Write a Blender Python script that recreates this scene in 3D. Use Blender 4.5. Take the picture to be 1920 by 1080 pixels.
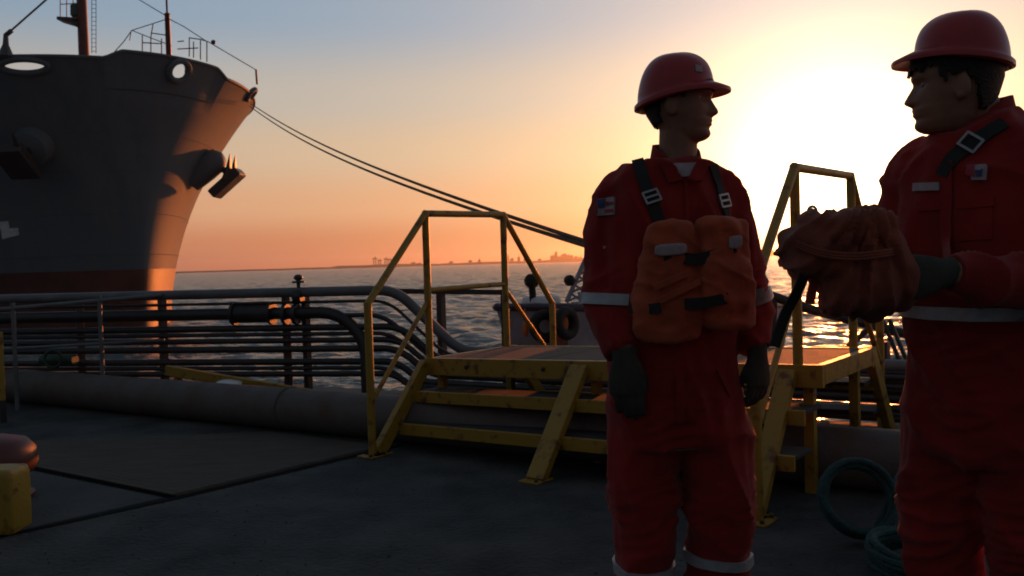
import bpy, bmesh, math, random
import numpy as np
from mathutils import Vector, Matrix, noise
random.seed(7); np.random.seed(7)
SC = bpy.context.scene; COL = SC.collection
for o in list(bpy.data.objects): bpy.data.objects.remove(o, do_unlink=True)

# ------------------------------------------------------------------ camera
F = 1600.0                                  # focal length in pixels of a 1920 px wide picture
EYE = 1.2
PITCH, ROLL = math.radians(1.70), math.radians(-1.65)
cam = bpy.data.cameras.new('camera'); cam.sensor_width = 36; cam.lens = F/1920*36
cam.clip_start = .05; cam.clip_end = 60000
cam.dof.use_dof = True; cam.dof.focus_distance = 2.6; cam.dof.aperture_fstop = 9.0
SC.cycles.filter_width = 1.8
camo = bpy.data.objects.new('camera', cam); COL.objects.link(camo); SC.camera = camo
RM = Matrix.Rotation(math.pi/2-PITCH, 3, 'X') @ Matrix.Rotation(ROLL, 3, 'Z')
camo.matrix_world = Matrix.Translation((0, 0, EYE)) @ RM.to_4x4()

def ray(px, py):
    return RM @ Vector(((px-960)/F, -(py-540)/F, -1))
def Q(px, py, depth):                       # point seen at a pixel, at a given distance in front
    d = ray(px, py); s = depth/d.y
    return Vector((d.x*s, d.y*s, EYE+d.z*s))
def G(px, py, z=0.0):                       # point seen at a pixel on a level plane
    d = ray(px, py); s = (z-EYE)/d.z
    return Vector((d.x*s, d.y*s, z))

# ------------------------------------------------------------------ sky and sun
SUN_AZ = math.radians(21.0)                 # to the right of straight ahead (+Y)
SUN_EL = math.radians(4.0)
SD = Vector((math.sin(SUN_AZ)*math.cos(SUN_EL), math.cos(SUN_AZ)*math.cos(SUN_EL), math.sin(SUN_EL)))
W = bpy.data.worlds.new('World'); SC.world = W; W.use_nodes = True
wt = W.node_tree; wt.nodes.clear()
def wn(t, **k):
    n = wt.nodes.new(t)
    for a, b in k.items(): setattr(n, a, b)
    return n
def wmath(op, a, b=None):
    n = wn('ShaderNodeMath', operation=op)
    for i, v in enumerate((a, b)):
        if v is None: continue
        if isinstance(v, (int, float)): n.inputs[i].default_value = v
        else: wt.links.new(v, n.inputs[i])
    return n.outputs[0]
def wmix(bt, fac, a, b):
    n = wn('ShaderNodeMix', data_type='RGBA', blend_type=bt)
    n.clamp_factor = False
    for s, v in ((n.inputs[0], fac), (n.inputs[6], a), (n.inputs[7], b)):
        if isinstance(v, (int, float)): s.default_value = v
        elif isinstance(v, tuple): s.default_value = v+(1,)
        else: wt.links.new(v, s)
    return n.outputs[2]
tc = wn('ShaderNodeTexCoord')
nrm = wn('ShaderNodeVectorMath', operation='NORMALIZE'); wt.links.new(tc.outputs['Generated'], nrm.inputs[0])
sep = wn('ShaderNodeSeparateXYZ'); wt.links.new(nrm.outputs[0], sep.inputs[0])
dot = wn('ShaderNodeVectorMath', operation='DOT_PRODUCT'); wt.links.new(nrm.outputs[0], dot.inputs[0]); dot.inputs[1].default_value = SD
ang = wmath('ARCCOSINE', wmath('MINIMUM', dot.outputs['Value'], .99999))        # angle to the sun
elev = wmath('ARCSINE', sep.outputs['Z'])
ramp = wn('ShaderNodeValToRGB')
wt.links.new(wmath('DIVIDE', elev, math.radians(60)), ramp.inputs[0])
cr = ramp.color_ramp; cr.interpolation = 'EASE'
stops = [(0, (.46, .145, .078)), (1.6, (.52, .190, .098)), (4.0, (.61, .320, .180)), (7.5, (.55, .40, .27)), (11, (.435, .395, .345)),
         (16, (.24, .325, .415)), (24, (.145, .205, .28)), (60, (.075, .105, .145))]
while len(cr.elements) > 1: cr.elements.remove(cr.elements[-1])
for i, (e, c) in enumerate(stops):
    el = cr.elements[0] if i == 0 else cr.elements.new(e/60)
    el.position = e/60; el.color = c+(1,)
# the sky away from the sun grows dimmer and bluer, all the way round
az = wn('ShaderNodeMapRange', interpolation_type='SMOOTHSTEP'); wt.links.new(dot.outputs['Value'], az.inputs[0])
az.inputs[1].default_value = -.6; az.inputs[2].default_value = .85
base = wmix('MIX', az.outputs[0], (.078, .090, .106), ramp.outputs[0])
def lobe(sigma, p, k, col):
    q = wmath('POWER', wmath('DIVIDE', ang, math.radians(sigma)), p)
    g = wmath('MULTIPLY', wmath('EXPONENT', wmath('MULTIPLY', q, -1.0)), k)
    return wmix('MULTIPLY', 1.0, col, g)
s1 = wmix('ADD', 1.0, base, lobe(21, 2.0, .64, (.76, .43, .16)))
s2 = wmix('ADD', 1.0, s1, lobe(8.5, 2.0, 1.0, (1.0, .86, .62)))
s3 = wmix('ADD', 1.0, s2, lobe(5.0, 2.0, 2.2, (1.0, .84, .52)))
skyt = wn('ShaderNodeTexSky', sky_type='NISHITA'); skyt.sun_disc = False
skyt.sun_elevation = SUN_EL; skyt.sun_rotation = SUN_AZ; skyt.dust_density = 2.0; skyt.air_density = 1.0
bg1 = wn('ShaderNodeBackground'); wt.links.new(skyt.outputs[0], bg1.inputs[0]); bg1.inputs[1].default_value = .01
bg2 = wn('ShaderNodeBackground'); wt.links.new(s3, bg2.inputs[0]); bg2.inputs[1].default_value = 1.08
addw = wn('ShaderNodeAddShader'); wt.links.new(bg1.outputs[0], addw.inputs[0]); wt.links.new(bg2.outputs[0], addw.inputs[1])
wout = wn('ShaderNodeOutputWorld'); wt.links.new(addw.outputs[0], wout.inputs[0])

sl = bpy.data.lights.new('sun', 'SUN'); sl.energy = 4.2; sl.angle = math.radians(.6); sl.color = (1.0, .22, .038)
so = bpy.data.objects.new('sun', sl); COL.objects.link(so)
so.rotation_euler = SD.to_track_quat('Z', 'Y').to_euler()
vs = SC.view_settings; vs.view_transform = 'Standard'; vs.look = 'None'; vs.exposure = 0; vs.gamma = 1; vs.use_curve_mapping = False

# ------------------------------------------------------------------ helpers
def tag(o, label=None, cat=None, group=None, kind=None):
    if label: o['label'] = label
    if cat: o['category'] = cat
    if group: o['group'] = group
    if kind: o['kind'] = kind
    return o
def thing(name, label, cat, loc=(0, 0, 0), group=None):
    o = bpy.data.objects.new(name, None); COL.objects.link(o); o.location = loc; o.empty_display_size = .1
    return tag(o, label, cat, group)
def rootloc(o):
    v = Vector((0, 0, 0))
    while o: v += o.location; o = o.parent
    return v
class MB:
    def __init__(s): s.v = []; s.f = []
    def add(s, vs, fs):
        n = len(s.v); s.v += [tuple(p) for p in vs]; s.f += [tuple(i+n for i in f) for f in fs]; return s
    def box(s, c, ax, ay, az):                        # centre and three half-axis vectors
        c, ax, ay, az = map(Vector, (c, ax, ay, az))
        vs = [c+ax*i+ay*j+az*k for k in (-1, 1) for j in (-1, 1) for i in (-1, 1)]
        fs = [(0, 2, 3, 1), (4, 5, 7, 6), (0, 1, 5, 4), (2, 6, 7, 3), (0, 4, 6, 2), (1, 3, 7, 5)]
        return s.add(vs, fs)
    def bar(s, a, b, w, h, up=(0, 0, 1)):             # rectangular bar from a to b
        a, b = Vector(a), Vector(b); d = (b-a); L = d.length; d.normalize()
        up = Vector(up)
        if abs(d.dot(up)) > .95: up = Vector((.615, .79, 0))
        x = d.cross(up).normalized(); z = x.cross(d)
        return s.box((a+b)/2, x*w/2, d*L/2, z*h/2)
    def tube(s, pts, r, n=12, cap=True, flat=1.0, ref=(0, 0, 1)):
        pts = [Vector(p) for p in pts]; m = len(pts)
        rs = r if isinstance(r, (list, tuple, np.ndarray)) else [r]*m
        t0 = (pts[1]-pts[0]).normalized(); rf = Vector(ref)
        if abs(t0.dot(rf)) > .95: rf = Vector((1, 0, 0))
        x = t0.cross(rf).normalized(); vs = []; fs = []
        for i, p in enumerate(pts):
            t = (pts[min(i+1, m-1)]-pts[max(i-1, 0)]).normalized()
            x = (x-t*x.dot(t)).normalized(); y = t.cross(x)
            for k in range(n):
                a = 2*math.pi*k/n; vs.append(p+x*math.cos(a)*rs[i]+y*math.sin(a)*rs[i]*flat)
        for i in range(m-1):
            for k in range(n):
                k2 = (k+1) % n; fs.append((i*n+k, i*n+k2, (i+1)*n+k2, (i+1)*n+k))
        if cap: fs.append(tuple(reversed(range(n)))); fs.append(tuple((m-1)*n+k for k in range(n)))
        return s.add(vs, fs)
    def loft(s, rings, cap=True):
        n = len(rings[0]); m = len(rings); fs = []
        for i in range(m-1):
            for k in range(n):
                k2 = (k+1) % n; fs.append((i*n+k, i*n+k2, (i+1)*n+k2, (i+1)*n+k))
        if cap: fs.append(tuple(reversed(range(n)))); fs.append(tuple((m-1)*n+k for k in range(n)))
        return s.add([p for r in rings for p in r], fs)
    def lathe(s, c, prof, n=24, axis=(0, 0, 1)):      # prof: (radius, height) pairs
        c = Vector(c); q = Vector((0, 0, 1)).rotation_difference(Vector(axis).normalized())
        return s.loft([[c+q@Vector((r*math.cos(2*math.pi*k/n), r*math.sin(2*math.pi*k/n), h)) for k in range(n)] for r, h in prof])
    def ball(s, c, rx, ry=None, rz=None, n=16, m=10, rot=None):
        ry = ry or rx; rz = rz or rx; c = Vector(c); rings = []
        for j in range(1, m):
            p = math.pi*j/m-math.pi/2
            ring = []
            for k in range(n):
                a = 2*math.pi*k/n; v = Vector((rx*math.cos(p)*math.cos(a), ry*math.cos(p)*math.sin(a), rz*math.sin(p)))
                ring.append(c+(rot@v if rot else v))
            rings.append(ring)
        return s.loft(rings)
    def torus(s, c, R, r, axis=(0, 0, 1), n=32, m=10, sq=1.0):
        c = Vector(c); q = Vector((0, 0, 1)).rotation_difference(Vector(axis).normalized())
        vs = []; fs = []
        for i in range(n):
            a = 2*math.pi*i/n
            for k in range(m):
                b = 2*math.pi*k/m
                vs.append(c+q@Vector(((R+r*math.cos(b))*math.cos(a), (R+r*math.cos(b))*math.sin(a), r*sq*math.sin(b))))
        for i in range(n):
            for k in range(m):
                i2, k2 = (i+1) % n, (k+1) % m; fs.append((i*m+k, i2*m+k, i2*m+k2, i*m+k2))
        return s.add(vs, fs)
    def pad(s, c, ax, ay, az, e=.35, n=24, m=14):      # soft box: a superellipsoid on three half axes
        c, ax, ay, az = map(Vector, (c, ax, ay, az)); sg = lambda v, p: math.copysign(abs(v)**p, v); rings = []
        for j in range(1, m):
            p = math.pi*j/m-math.pi/2
            rings.append([c+ax*sg(math.cos(p), e)*sg(math.cos(2*math.pi*k/n), e)+ay*sg(math.cos(p), e)*sg(math.sin(2*math.pi*k/n), e)+az*sg(math.sin(p), e) for k in range(n)])
        return s.loft(rings)
    def mesh(s, name):
        me = bpy.data.meshes.new(name); me.from_pydata(s.v, [], s.f); me.validate()
        bm = bmesh.new(); bm.from_mesh(me); bmesh.ops.recalc_face_normals(bm, faces=bm.faces[:]); bm.to_mesh(me); bm.free()
        return me
def finish(me, name, mat, parent, smooth=40, bevel=0, loc=None):
    off = rootloc(parent) if parent else Vector(loc or (0, 0, 0))
    if off.length: me.transform(Matrix.Translation(-off))
    if smooth:
        me.polygons.foreach_set('use_smooth', [True]*len(me.polygons))
        if smooth < 180: me.set_sharp_from_angle(angle=math.radians(smooth))
    me.materials.append(mat); me.name = name
    o = bpy.data.objects.new(name, me); COL.objects.link(o)
    if parent: o.parent = parent
    elif loc: o.location = loc
    if bevel:
        b = o.modifiers.new('bevel', 'BEVEL'); b.width = bevel; b.segments = 2; b.limit_method = 'ANGLE'
    return o
def part(name, mb, mat, parent=None, smooth=40, bevel=0, loc=None):
    return finish(mb.mesh(name), name, mat, parent, smooth, bevel, loc)
def remesh(mb, voxel, iters=4, fn=None):
    me = mb.mesh('tmp'); o = bpy.data.objects.new('tmp', me); COL.objects.link(o)
    r = o.modifiers.new('r', 'REMESH'); r.mode = 'VOXEL'; r.voxel_size = voxel
    if iters:
        m = o.modifiers.new('s', 'SMOOTH'); m.iterations = iters; m.factor = .5
    dg = bpy.context.evaluated_depsgraph_get(); dg.update()
    out = bpy.data.meshes.new_from_object(o.evaluated_get(dg))
    bpy.data.objects.remove(o); bpy.data.meshes.remove(me)
    if fn:
        ns = [v.normal.copy() for v in out.vertices]
        for v, nn in zip(out.vertices, ns): v.co += nn*fn(v.co)
        out.update()
    return out
def spline(pts, n=8):                                    # Catmull-Rom through points (any dimension)
    P = [np.array(p, float) for p in pts]; out = []
    for i in range(len(P)-1):
        a, b, c, d = P[max(i-1, 0)], P[i], P[i+1], P[min(i+2, len(P)-1)]
        for k in range(n):
            t = k/n; out.append(.5*((2*b)+(c-a)*t+(2*a-5*b+4*c-d)*t*t+(3*b-a-3*c+d)*t**3))
    out.append(P[-1]); return out
def copy_part(o, parent, delta):
    c = o.copy(); COL.objects.link(c); c.parent = parent; c.location = o.location+delta; return c

# ------------------------------------------------------------------ materials
def mat(name, col, rough=.6, metal=0., var=.25, scale=6., bump=0., bscale=80., spec=.5, col2=None, thr=None, coat=0., stretch=(1, 1, 1), sheen=0.):
    m = bpy.data.materials.new(name); m.use_nodes = True; nt = m.node_tree; b = nt.nodes['Principled BSDF']
    b.inputs['Roughness'].default_value = rough; b.inputs['Metallic'].default_value = metal
    b.inputs['Specular IOR Level'].default_value = spec; b.inputs['Coat Weight'].default_value = coat
    if sheen: b.inputs['Sheen Weight'].default_value = sheen; b.inputs['Sheen Roughness'].default_value = .5
    tcn = nt.nodes.new('ShaderNodeTexCoord'); mp = nt.nodes.new('ShaderNodeMapping'); mp.inputs['Scale'].default_value = stretch
    nt.links.new(tcn.outputs['Object'], mp.inputs[0])
    n = nt.nodes.new('ShaderNodeTexNoise'); n.inputs['Scale'].default_value = scale; n.inputs['Detail'].default_value = 6; n.inputs['Roughness'].default_value = .6
    nt.links.new(mp.outputs[0], n.inputs[0])
    r = nt.nodes.new('ShaderNodeValToRGB'); nt.links.new(n.outputs[0], r.inputs[0])
    c2 = col2 or tuple(min(1, c*(1+var)) for c in col); c1 = tuple(c*(1-var) for c in col) if not col2 else col
    lo, hi = thr or (.3, .7)
    r.color_ramp.elements[0].position = lo; r.color_ramp.elements[1].position = hi
    r.color_ramp.elements[0].color = c1+(1,); r.color_ramp.elements[1].color = c2+(1,)
    nt.links.new(r.outputs[0], b.inputs['Base Color'])
    rr = nt.nodes.new('ShaderNodeMapRange'); nt.links.new(n.outputs[0], rr.inputs[0])
    rr.inputs[3].default_value = max(.05, rough-.12); rr.inputs[4].default_value = min(1, rough+.12); nt.links.new(rr.outputs[0], b.inputs['Roughness'])
    if bump:
        n2 = nt.nodes.new('ShaderNodeTexNoise'); n2.inputs['Scale'].default_value = bscale; n2.inputs['Detail'].default_value = 5
        nt.links.new(mp.outputs[0], n2.inputs[0])
        bp = nt.nodes.new('ShaderNodeBump'); bp.inputs['Strength'].default_value = bump; bp.inputs['Distance'].default_value = .02
        nt.links.new(n2.outputs[0], bp.inputs['Height']); nt.links.new(bp.outputs[0], b.inputs['Normal'])
    return m
M = {}
M['asphalt'] = mat('asphalt', (.018, .022, .024), .85, col2=(.085, .088, .086), thr=(.30, .76), scale=2.6, bump=1.0, bscale=34, spec=.25)
M['bitumen'] = mat('bitumen', (.006, .006, .006), .9, spec=.1)
M['slab'] = mat('slab_concrete', (.030, .034, .036), .85, col2=(.068, .070, .070), scale=2.4, bump=.4, bscale=40, spec=.25)
M['plate'] = mat('deck_plate', (.046, .038, .030), .8, col2=(.088, .074, .058), scale=3.0, bump=.3, bscale=70, spec=.25, stretch=(1, 4, 1))
M['quay'] = mat('quay_concrete', (.10, .095, .085), .85, var=.4, scale=2, bump=.5, bscale=20)
M['yellow'] = mat('yellow_paint', (.29, .175, .014), .5, col2=(.11, .045, .012), thr=(.54, .66), scale=13, bump=.15, bscale=40)
M['tread'] = mat('tread_plate', (.040, .042, .045), .8, spec=.25, var=.4, scale=7, bump=.3, bscale=120)
M['bigpipe'] = mat('rusty_pipe', (.095, .084, .080), .65, col2=(.085, .045, .030), thr=(.45, .75), scale=4, bump=.2, bscale=30, spec=.3)
M['pipe'] = mat('dark_pipe', (.022, .022, .024), .45, var=.4, scale=5, bump=.1)
M['greypipe'] = mat('grey_pipe', (.11, .115, .12), .5, var=.3, scale=5, bump=.1)
M['green'] = mat('green_paint', (.012, .06, .035), .5, var=.4)
M['hull'] = mat('hull_paint', (.092, .120, .140), .55, col2=(.135, .140, .142), thr=(.42, .78), scale=.8, bump=.12, bscale=1.6, spec=.11, stretch=(1, 1, .16))
M['boot'] = mat('boot_topping', (.09, .027, .020), .5, var=.5, scale=.5, bump=.1, bscale=2)
M['shipred'] = mat('ship_red', (.085, .014, .011), .5, var=.3, scale=2)
M['shipgrey'] = mat('ship_grey', (.05, .053, .055), .5, var=.3, scale=2)
M['white'] = mat('white_paint', (.55, .56, .57), .55, var=.2, scale=4)
M['rope'] = mat('hawser', (.10, .085, .06), .9, var=.4, scale=20, bump=.6, bscale=60)
M['teal'] = mat('teal_rope', (.010, .050, .050), .85, var=.4, scale=25, bump=.6, bscale=70)
M['cloth'] = mat('red_coverall', (.24, .015, .013), .92, var=.22, scale=5, bump=.25, bscale=420, spec=.15, sheen=.12)
M['cloth2'] = mat('red_coverall_dusty', (.235, .015, .013), .92, var=.25, scale=4, bump=.25, bscale=400, spec=.15, sheen=.12)
M['helmet'] = mat('helmet_plastic', (.32, .012, .014), .32, var=.10, scale=12, spec=.5, bump=.03, bscale=200)
M['skin'] = mat('skin', (.22, .105, .062), .55, var=.15, scale=25, bump=.08, bscale=300)
M['hair'] = mat('black_hair', (.012, .010, .009), .6, var=.4, scale=60, bump=.8, bscale=250)
M['vest'] = mat('orange_foam', (.36, .058, .017), .8, var=.25, scale=7, bump=.25, bscale=300, sheen=.1)
M['bundle'] = mat('orange_canvas', (.19, .036, .014), .85, var=.4, scale=6, bump=.3, bscale=260, sheen=.1)
M['strap'] = mat('black_webbing', (.013, .013, .014), .8, var=.3, scale=30, bump=.3, bscale=400)
M['reflect'] = mat('reflective_tape', (.30, .31, .33), .45, var=.15, scale=40, bump=.15, bscale=500)
M['patch'] = mat('patch_white', (.30, .25, .26), .85, var=.15, scale=50)
M['patchred'] = mat('patch_red', (.30, .03, .05), .85, var=.15, scale=50)
M['patchblue'] = mat('patch_blue', (.05, .05, .14), .85, var=.15, scale=50)
M['metal'] = mat('buckle_metal', (.30, .30, .30), .5, metal=.9, var=.2)
M['glove'] = mat('glove_cloth', (.040, .036, .030), .9, var=.35, scale=14, bump=.3, bscale=300)
M['boots'] = mat('boot_leather', (.015, .013, .012), .5, var=.3)
M['rubber'] = mat('tyre_rubber', (.012, .012, .012), .8, var=.4, scale=9, bump=.4, bscale=40)
M['boat'] = mat('boat_grey', (.24, .24, .28), .5, var=.25, scale=3, bump=.1, bscale=20)
M['boatblue'] = mat('boat_trim', (.035, .028, .055), .5, var=.3)
M['orange'] = mat('buoy_orange', (.50, .12, .03), .6, var=.25, scale=9)
M['eye'] = mat('eye_white', (.12, .10, .09), .3, var=.2)
M['land'] = mat('far_land', (.045, .040, .035), .95, var=.4, scale=.01)
M['city'] = mat('far_concrete', (.10, .09, .085), .9, var=.3, scale=.05)
M['glass'] = mat('dark_glass', (.02, .025, .03), .12, var=.2)

# water: waves are bump on many scales over a sheet to the horizon
def water_mat():
    m = bpy.data.materials.new('sea_water'); m.use_nodes = True; nt = m.node_tree; b = nt.nodes['Principled BSDF']
    b.inputs['Base Color'].default_value = (.135, .168, .170, 1); b.inputs['Specular IOR Level'].default_value = .24; b.inputs['Roughness'].default_value = .22; b.inputs['IOR'].default_value = 1.33
    tcn = nt.nodes.new('ShaderNodeTexCoord'); prev = None
    for sc, st, dist, sx in ((.16, 1.0, 2.2, 1.5), (.8, 1.0, .34, 1.5), (3.2, 1.0, .12, 1.5)):
        mp = nt.nodes.new('ShaderNodeMapping'); mp.inputs['Scale'].default_value = (1, sx, 1); mp.inputs['Rotation'].default_value = (0, 0, .25)
        nt.links.new(tcn.outputs['Object'], mp.inputs[0])
        n = nt.nodes.new('ShaderNodeTexNoise'); n.inputs['Scale'].default_value = sc; n.inputs['Detail'].default_value = 3; n.inputs['Roughness'].default_value = .55
        nt.links.new(mp.outputs[0], n.inputs[0])
        bp = nt.nodes.new('ShaderNodeBump'); bp.inputs['Strength'].default_value = st; bp.inputs['Distance'].default_value = dist
        nt.links.new(n.outputs[0], bp.inputs['Height'])
        if prev: nt.links.new(prev.outputs[0], bp.inputs['Normal'])
        prev = bp
    nt.links.new(prev.outputs[0], b.inputs['Normal'])
    return m
M['water'] = water_mat()

# ------------------------------------------------------------------ setting: quay, water, far shore
WATER = -2.2
def edge_y(x): return 8.2-.6*(x+2)
rng = np.random.default_rng(3)
RR, AA = 8*np.exp(np.linspace(0, math.log(90), 620)), np.radians(np.linspace(-62, 52, 460))
gx = np.outer(RR, np.sin(AA)); gy = np.outer(RR, np.cos(AA)); gz = np.zeros_like(gx)
for k in range(46):                                  # wind waves running in from the right, many lengths and headings
    lam = .35*(6/.35)**rng.random(); hd = math.radians(200+rng.normal(0, 38)); am = .0082*lam**.92*(.6+.8*rng.random())
    ph = 2*math.pi/lam*(gx*math.sin(hd)+gy*math.cos(hd))+rng.random()*6.28
    cell = RR*(AA[1]-AA[0])*1.2; fade = np.clip((lam-cell)/lam, 0, 1)[:, None]
    gz += am*fade*(np.sin(ph)+.25*np.sin(2*ph+1.2))
gz *= np.clip((720-RR)/150, 0, 1)[:, None]
nr_, na_ = gx.shape; idx = np.arange(nr_*na_).reshape(nr_, na_)
fa = np.stack([idx[:-1, :-1], idx[:-1, 1:], idx[1:, 1:], idx[1:, :-1]], -1).reshape(-1, 4)[:, ::-1]
wv = np.stack([gx, gy, gz+WATER], -1).reshape(-1, 3)
arc = [tuple(p) for p in wv[-na_:]]; far = [(5200*math.sin(a_), 5200*math.cos(a_), WATER) for a_ in AA]; n0 = len(wv)
me = bpy.data.meshes.new('water'); me.from_pydata(np.concatenate([wv, np.array(far)]).tolist(), [], fa.tolist()+[(n0-na_+k, n0+k, n0+k+1, n0-na_+k+1) for k in range(na_-1)])
bm = bmesh.new(); bm.from_mesh(me); bmesh.ops.recalc_face_normals(bm, faces=bm.faces[:]); bm.to_mesh(me); bm.free()
if me.polygons[10].normal.z < 0: me.flip_normals()
tag(finish(me, 'water', M['water'], None, 180), kind='structure')
mb = MB(); xl, xr = -90, 40
top = [(xl, -40), (xr, -40), (xr, edge_y(xr)), (xl, edge_y(xl))]
mb.add([(x, y, 0) for x, y in top]+[(x, y, -5) for x, y in top], [(0, 1, 2, 3), (1, 0, 4, 5), (2, 1, 5, 6), (3, 2, 6, 7), (0, 3, 7, 4)])
ground = tag(part('ground', mb, M['asphalt'], smooth=0), kind='structure')
# kerb of the quay edge
mb = MB(); n = Vector((.6, 1, 0)).normalized()
a, b = Vector((-60, edge_y(-60), .03))-n*.16, Vector((30, edge_y(30), .03))-n*.16
mb.bar(a, b, .30, .10); tag(part('quay_kerb', mb, M['quay'], smooth=0, bevel=.015), kind='structure')

# pavement slabs with open joints left of the stair
j0 = G(330, 935); jr = G(690, 850); jl = G(65, 880); jb = G(40, 990)
u = (jr-j0).normalized(); v = (jl-j0).normalized()
def slab(name, corners, h, m, inset=.022, parent=None):
    c = sum((Vector(p) for p in corners), Vector())/len(corners)
    pts = [Vector(p)+(c-Vector(p)).normalized()*inset for p in corners]; nn = len(pts)
    mb = MB(); mb.add([p+Vector((0, 0, h)) for p in pts]+[p+Vector((0, 0, -.02)) for p in pts],
        [tuple(range(nn))]+[(i, i+nn, (i+1) % nn+nn, (i+1) % nn) for i in range(nn)])
    return part(name, mb, m, parent, smooth=0, bevel=.006)
# ribbed cover plate: narrow ribs run across it
A, B = j0, jr+u*.15
C, D = B+v*2.3, A+v*2.9
cp = thing('cover_plate', 'brown ribbed cover plate lying on the quay between the big pipe and the stair', 'cover plate', A)
C = Vector((A.x, A.y, 0))+u*(B-A).length+v*1.15; D = A+v*2.9
slab('base_plate', [A, B, C, D], .016, M['plate'], parent=cp)
mb = MB(); nr = 30
for i in range(nr):
    t = (i+.5)/nr; a = A+(B-A)*t; b = D+(C-D)*t
    dd = (b-a).normalized(); a = a+dd*.03; b = b-dd*.03
    mb.bar(a+Vector((0, 0, .0175)), b+Vector((0, 0, .0175)), .045, .005)
tag(part('rib', mb, M['plate'], cp, smooth=0), kind='stuff')
mb = MB(); up_ = Vector((0, 0, .004))
for a, b in ((jl+v*1.6, j0), (jb-u*1.2, j0), (j0, jr+u*.3)):
    d = (b-a).normalized(); x = Vector((-d.y, d.x, 0))*.022; a = a-d*.0; b = b
    mb.add([a-x+up_, b-x+up_, b+x+up_, a+x+up_], [(0, 1, 2, 3)]); up_ = up_+Vector((0, 0, .001))
tag(part('pavement_joint', mb, M['bitumen'], smooth=0), kind='structure')
sb = tag(slab('concrete_slab', [j0+v*.03-u*.02, jl+v*1.6-u*.05, jl+v*1.6-u*1.35, jb-u*1.4-v*.02], .008, M['slab']), 'dark concrete slab with open joints beside the red bollard', 'slab')

# far shore
mb = MB(); tops = []; N = 260; shore = []
for i in range(N+1):
    x = -2600+i*25; y = 3000+120*math.sin(i*.05)
    h = 7+6*noise.noise(Vector((i*.11, 3, 0)))+3*noise.noise(Vector((i*.53, 9, 0)))
    h = max(2.5, h)*(.55 if x < -600 else 1.0)
    shore.append((x, y, h))
vs = []; fs = []
for x, y, h in shore: vs += [(x, y, WATER-.3), (x, y+10, h*.7), (x, y+60, h), (x, y+400, h*.8), (x, y+400, WATER-.3)]
for i in range(N):
    for k in range(4): fs.append((i*5+k, (i+1)*5+k, (i+1)*5+k+1, i*5+k+1))
mb.add(vs, fs); tag(part('far_shore', mb, M['land'], smooth=60), kind='structure')
def far_building(px, w, h, d=2950, steps=0, mast=0):
    lab, grp = next(v_ for k_, v_ in ((870, ('low hazy shed on the thin far shore seen behind the left handrail of the stair', 'sheds on the far shore')), (930, ('hazy block in the small pair left of the rear stair post on the far shore', 'pair of far blocks')),
        (1020, ('hazy block in the skyline clump framed by the rear of the stair handrail', 'clump of far blocks')), (1200, ('hazy block in the dense skyline cluster at the central man\'s shoulder', 'dense cluster of far blocks')), (9999, ('hazy block on the far shore seen between the two men', 'far blocks between the men'))) if px < k_)
    p = Q(px, 500, d); base = Vector((p.x, d, 0))
    t = thing('far_building', lab, 'building', base, grp)
    mb = MB(); mb.box(base+Vector((0, 0, h/2)), (w/2, 0, 0), (0, w*.3, 0), (0, 0, h/2)); part('wall', mb, M['city'], t, smooth=0)
    mb = MB(); mb.box(base+Vector((w*.12, 0, h+h*.06)), (w*.28, 0, 0), (0, w*.18, 0), (0, 0, h*.06)); part('roof_house', mb, M['city'], t, smooth=0)
    if mast:
        mb = MB(); mb.tube([base+Vector((0, 0, h)), base+Vector((0, 0, h+mast))], .9, 6); part('mast', mb, M['city'], t)
for px, w, h, mast in [(882, 9, 22, 0), (899, 8, 18, 8), (952, 9, 34, 0), (960, 10, 26, 0), (973, 7, 22, 12), (985, 9, 18, 0), (1036, 10, 30, 0), (1043, 9, 36, 0),
        (1049, 11, 30, 0), (1058, 12, 40, 0), (1066, 9, 30, 6), (1072, 10, 34, 0), (1080, 9, 22, 0), (1088, 8, 18, 0), (775, 9, 14, 0), (786, 10, 12, 0), (1446, 11, 26, 0), (1455, 10, 20, 0), (1012, 10, 15, 0), (846, 9, 12, 5)]:
    far_building(px, w*(1.1+.7*random.random()), h*(.55+.4*random.random()), 2950+random.random()*60, mast=mast)
for px, h in [(703, 36), (712, 28), (724, 33), (731, 30), (741, 30)]:
    p = Q(px, 500, 2940); base = Vector((p.x, 2940, 0))
    t = thing('harbour_crane', 'hazy harbour gantry crane in the cluster on the far shore', 'crane', base, 'cranes on the far shore')
    mb = MB()
    for s in (-1, 1): mb.bar(base+Vector((s*4, 0, 0)), base+Vector((s*3, 0, h*.8)), 2.4, 2.4)
    part('leg', mb, M['city'], t, smooth=0)
    mb = MB(); mb.bar(base+Vector((-8, 0, h*.8)), base+Vector((9, 0, h*.8)), 3, 3); part('boom', mb, M['city'], t, smooth=0)
    mb = MB(); mb.bar(base+Vector((1, 0, h*.8)), base+Vector((2, 0, h)), 2, 2); part('apex', mb, M['city'], t, smooth=0)

# sea air
hv = bpy.data.materials.new('haze_air'); hv.use_nodes = True; ht = hv.node_tree; ht.nodes.clear()
ho = ht.nodes.new('ShaderNodeOutputMaterial'); pv = ht.nodes.new('ShaderNodeVolumePrincipled'); ht.links.new(pv.outputs[0], ho.inputs['Volume'])
pv.inputs['Color'].default_value = (.9, .88, .86, 1); pv.inputs['Density'].default_value = .00011; pv.inputs['Anisotropy'].default_value = .8
mb = MB(); mb.box((0, 2500, 31), (5600, 0, 0), (0, 2900, 0), (0, 0, 37.5)); hz = part('haze', mb, hv, smooth=0); tag(hz, kind='stuff')

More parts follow.
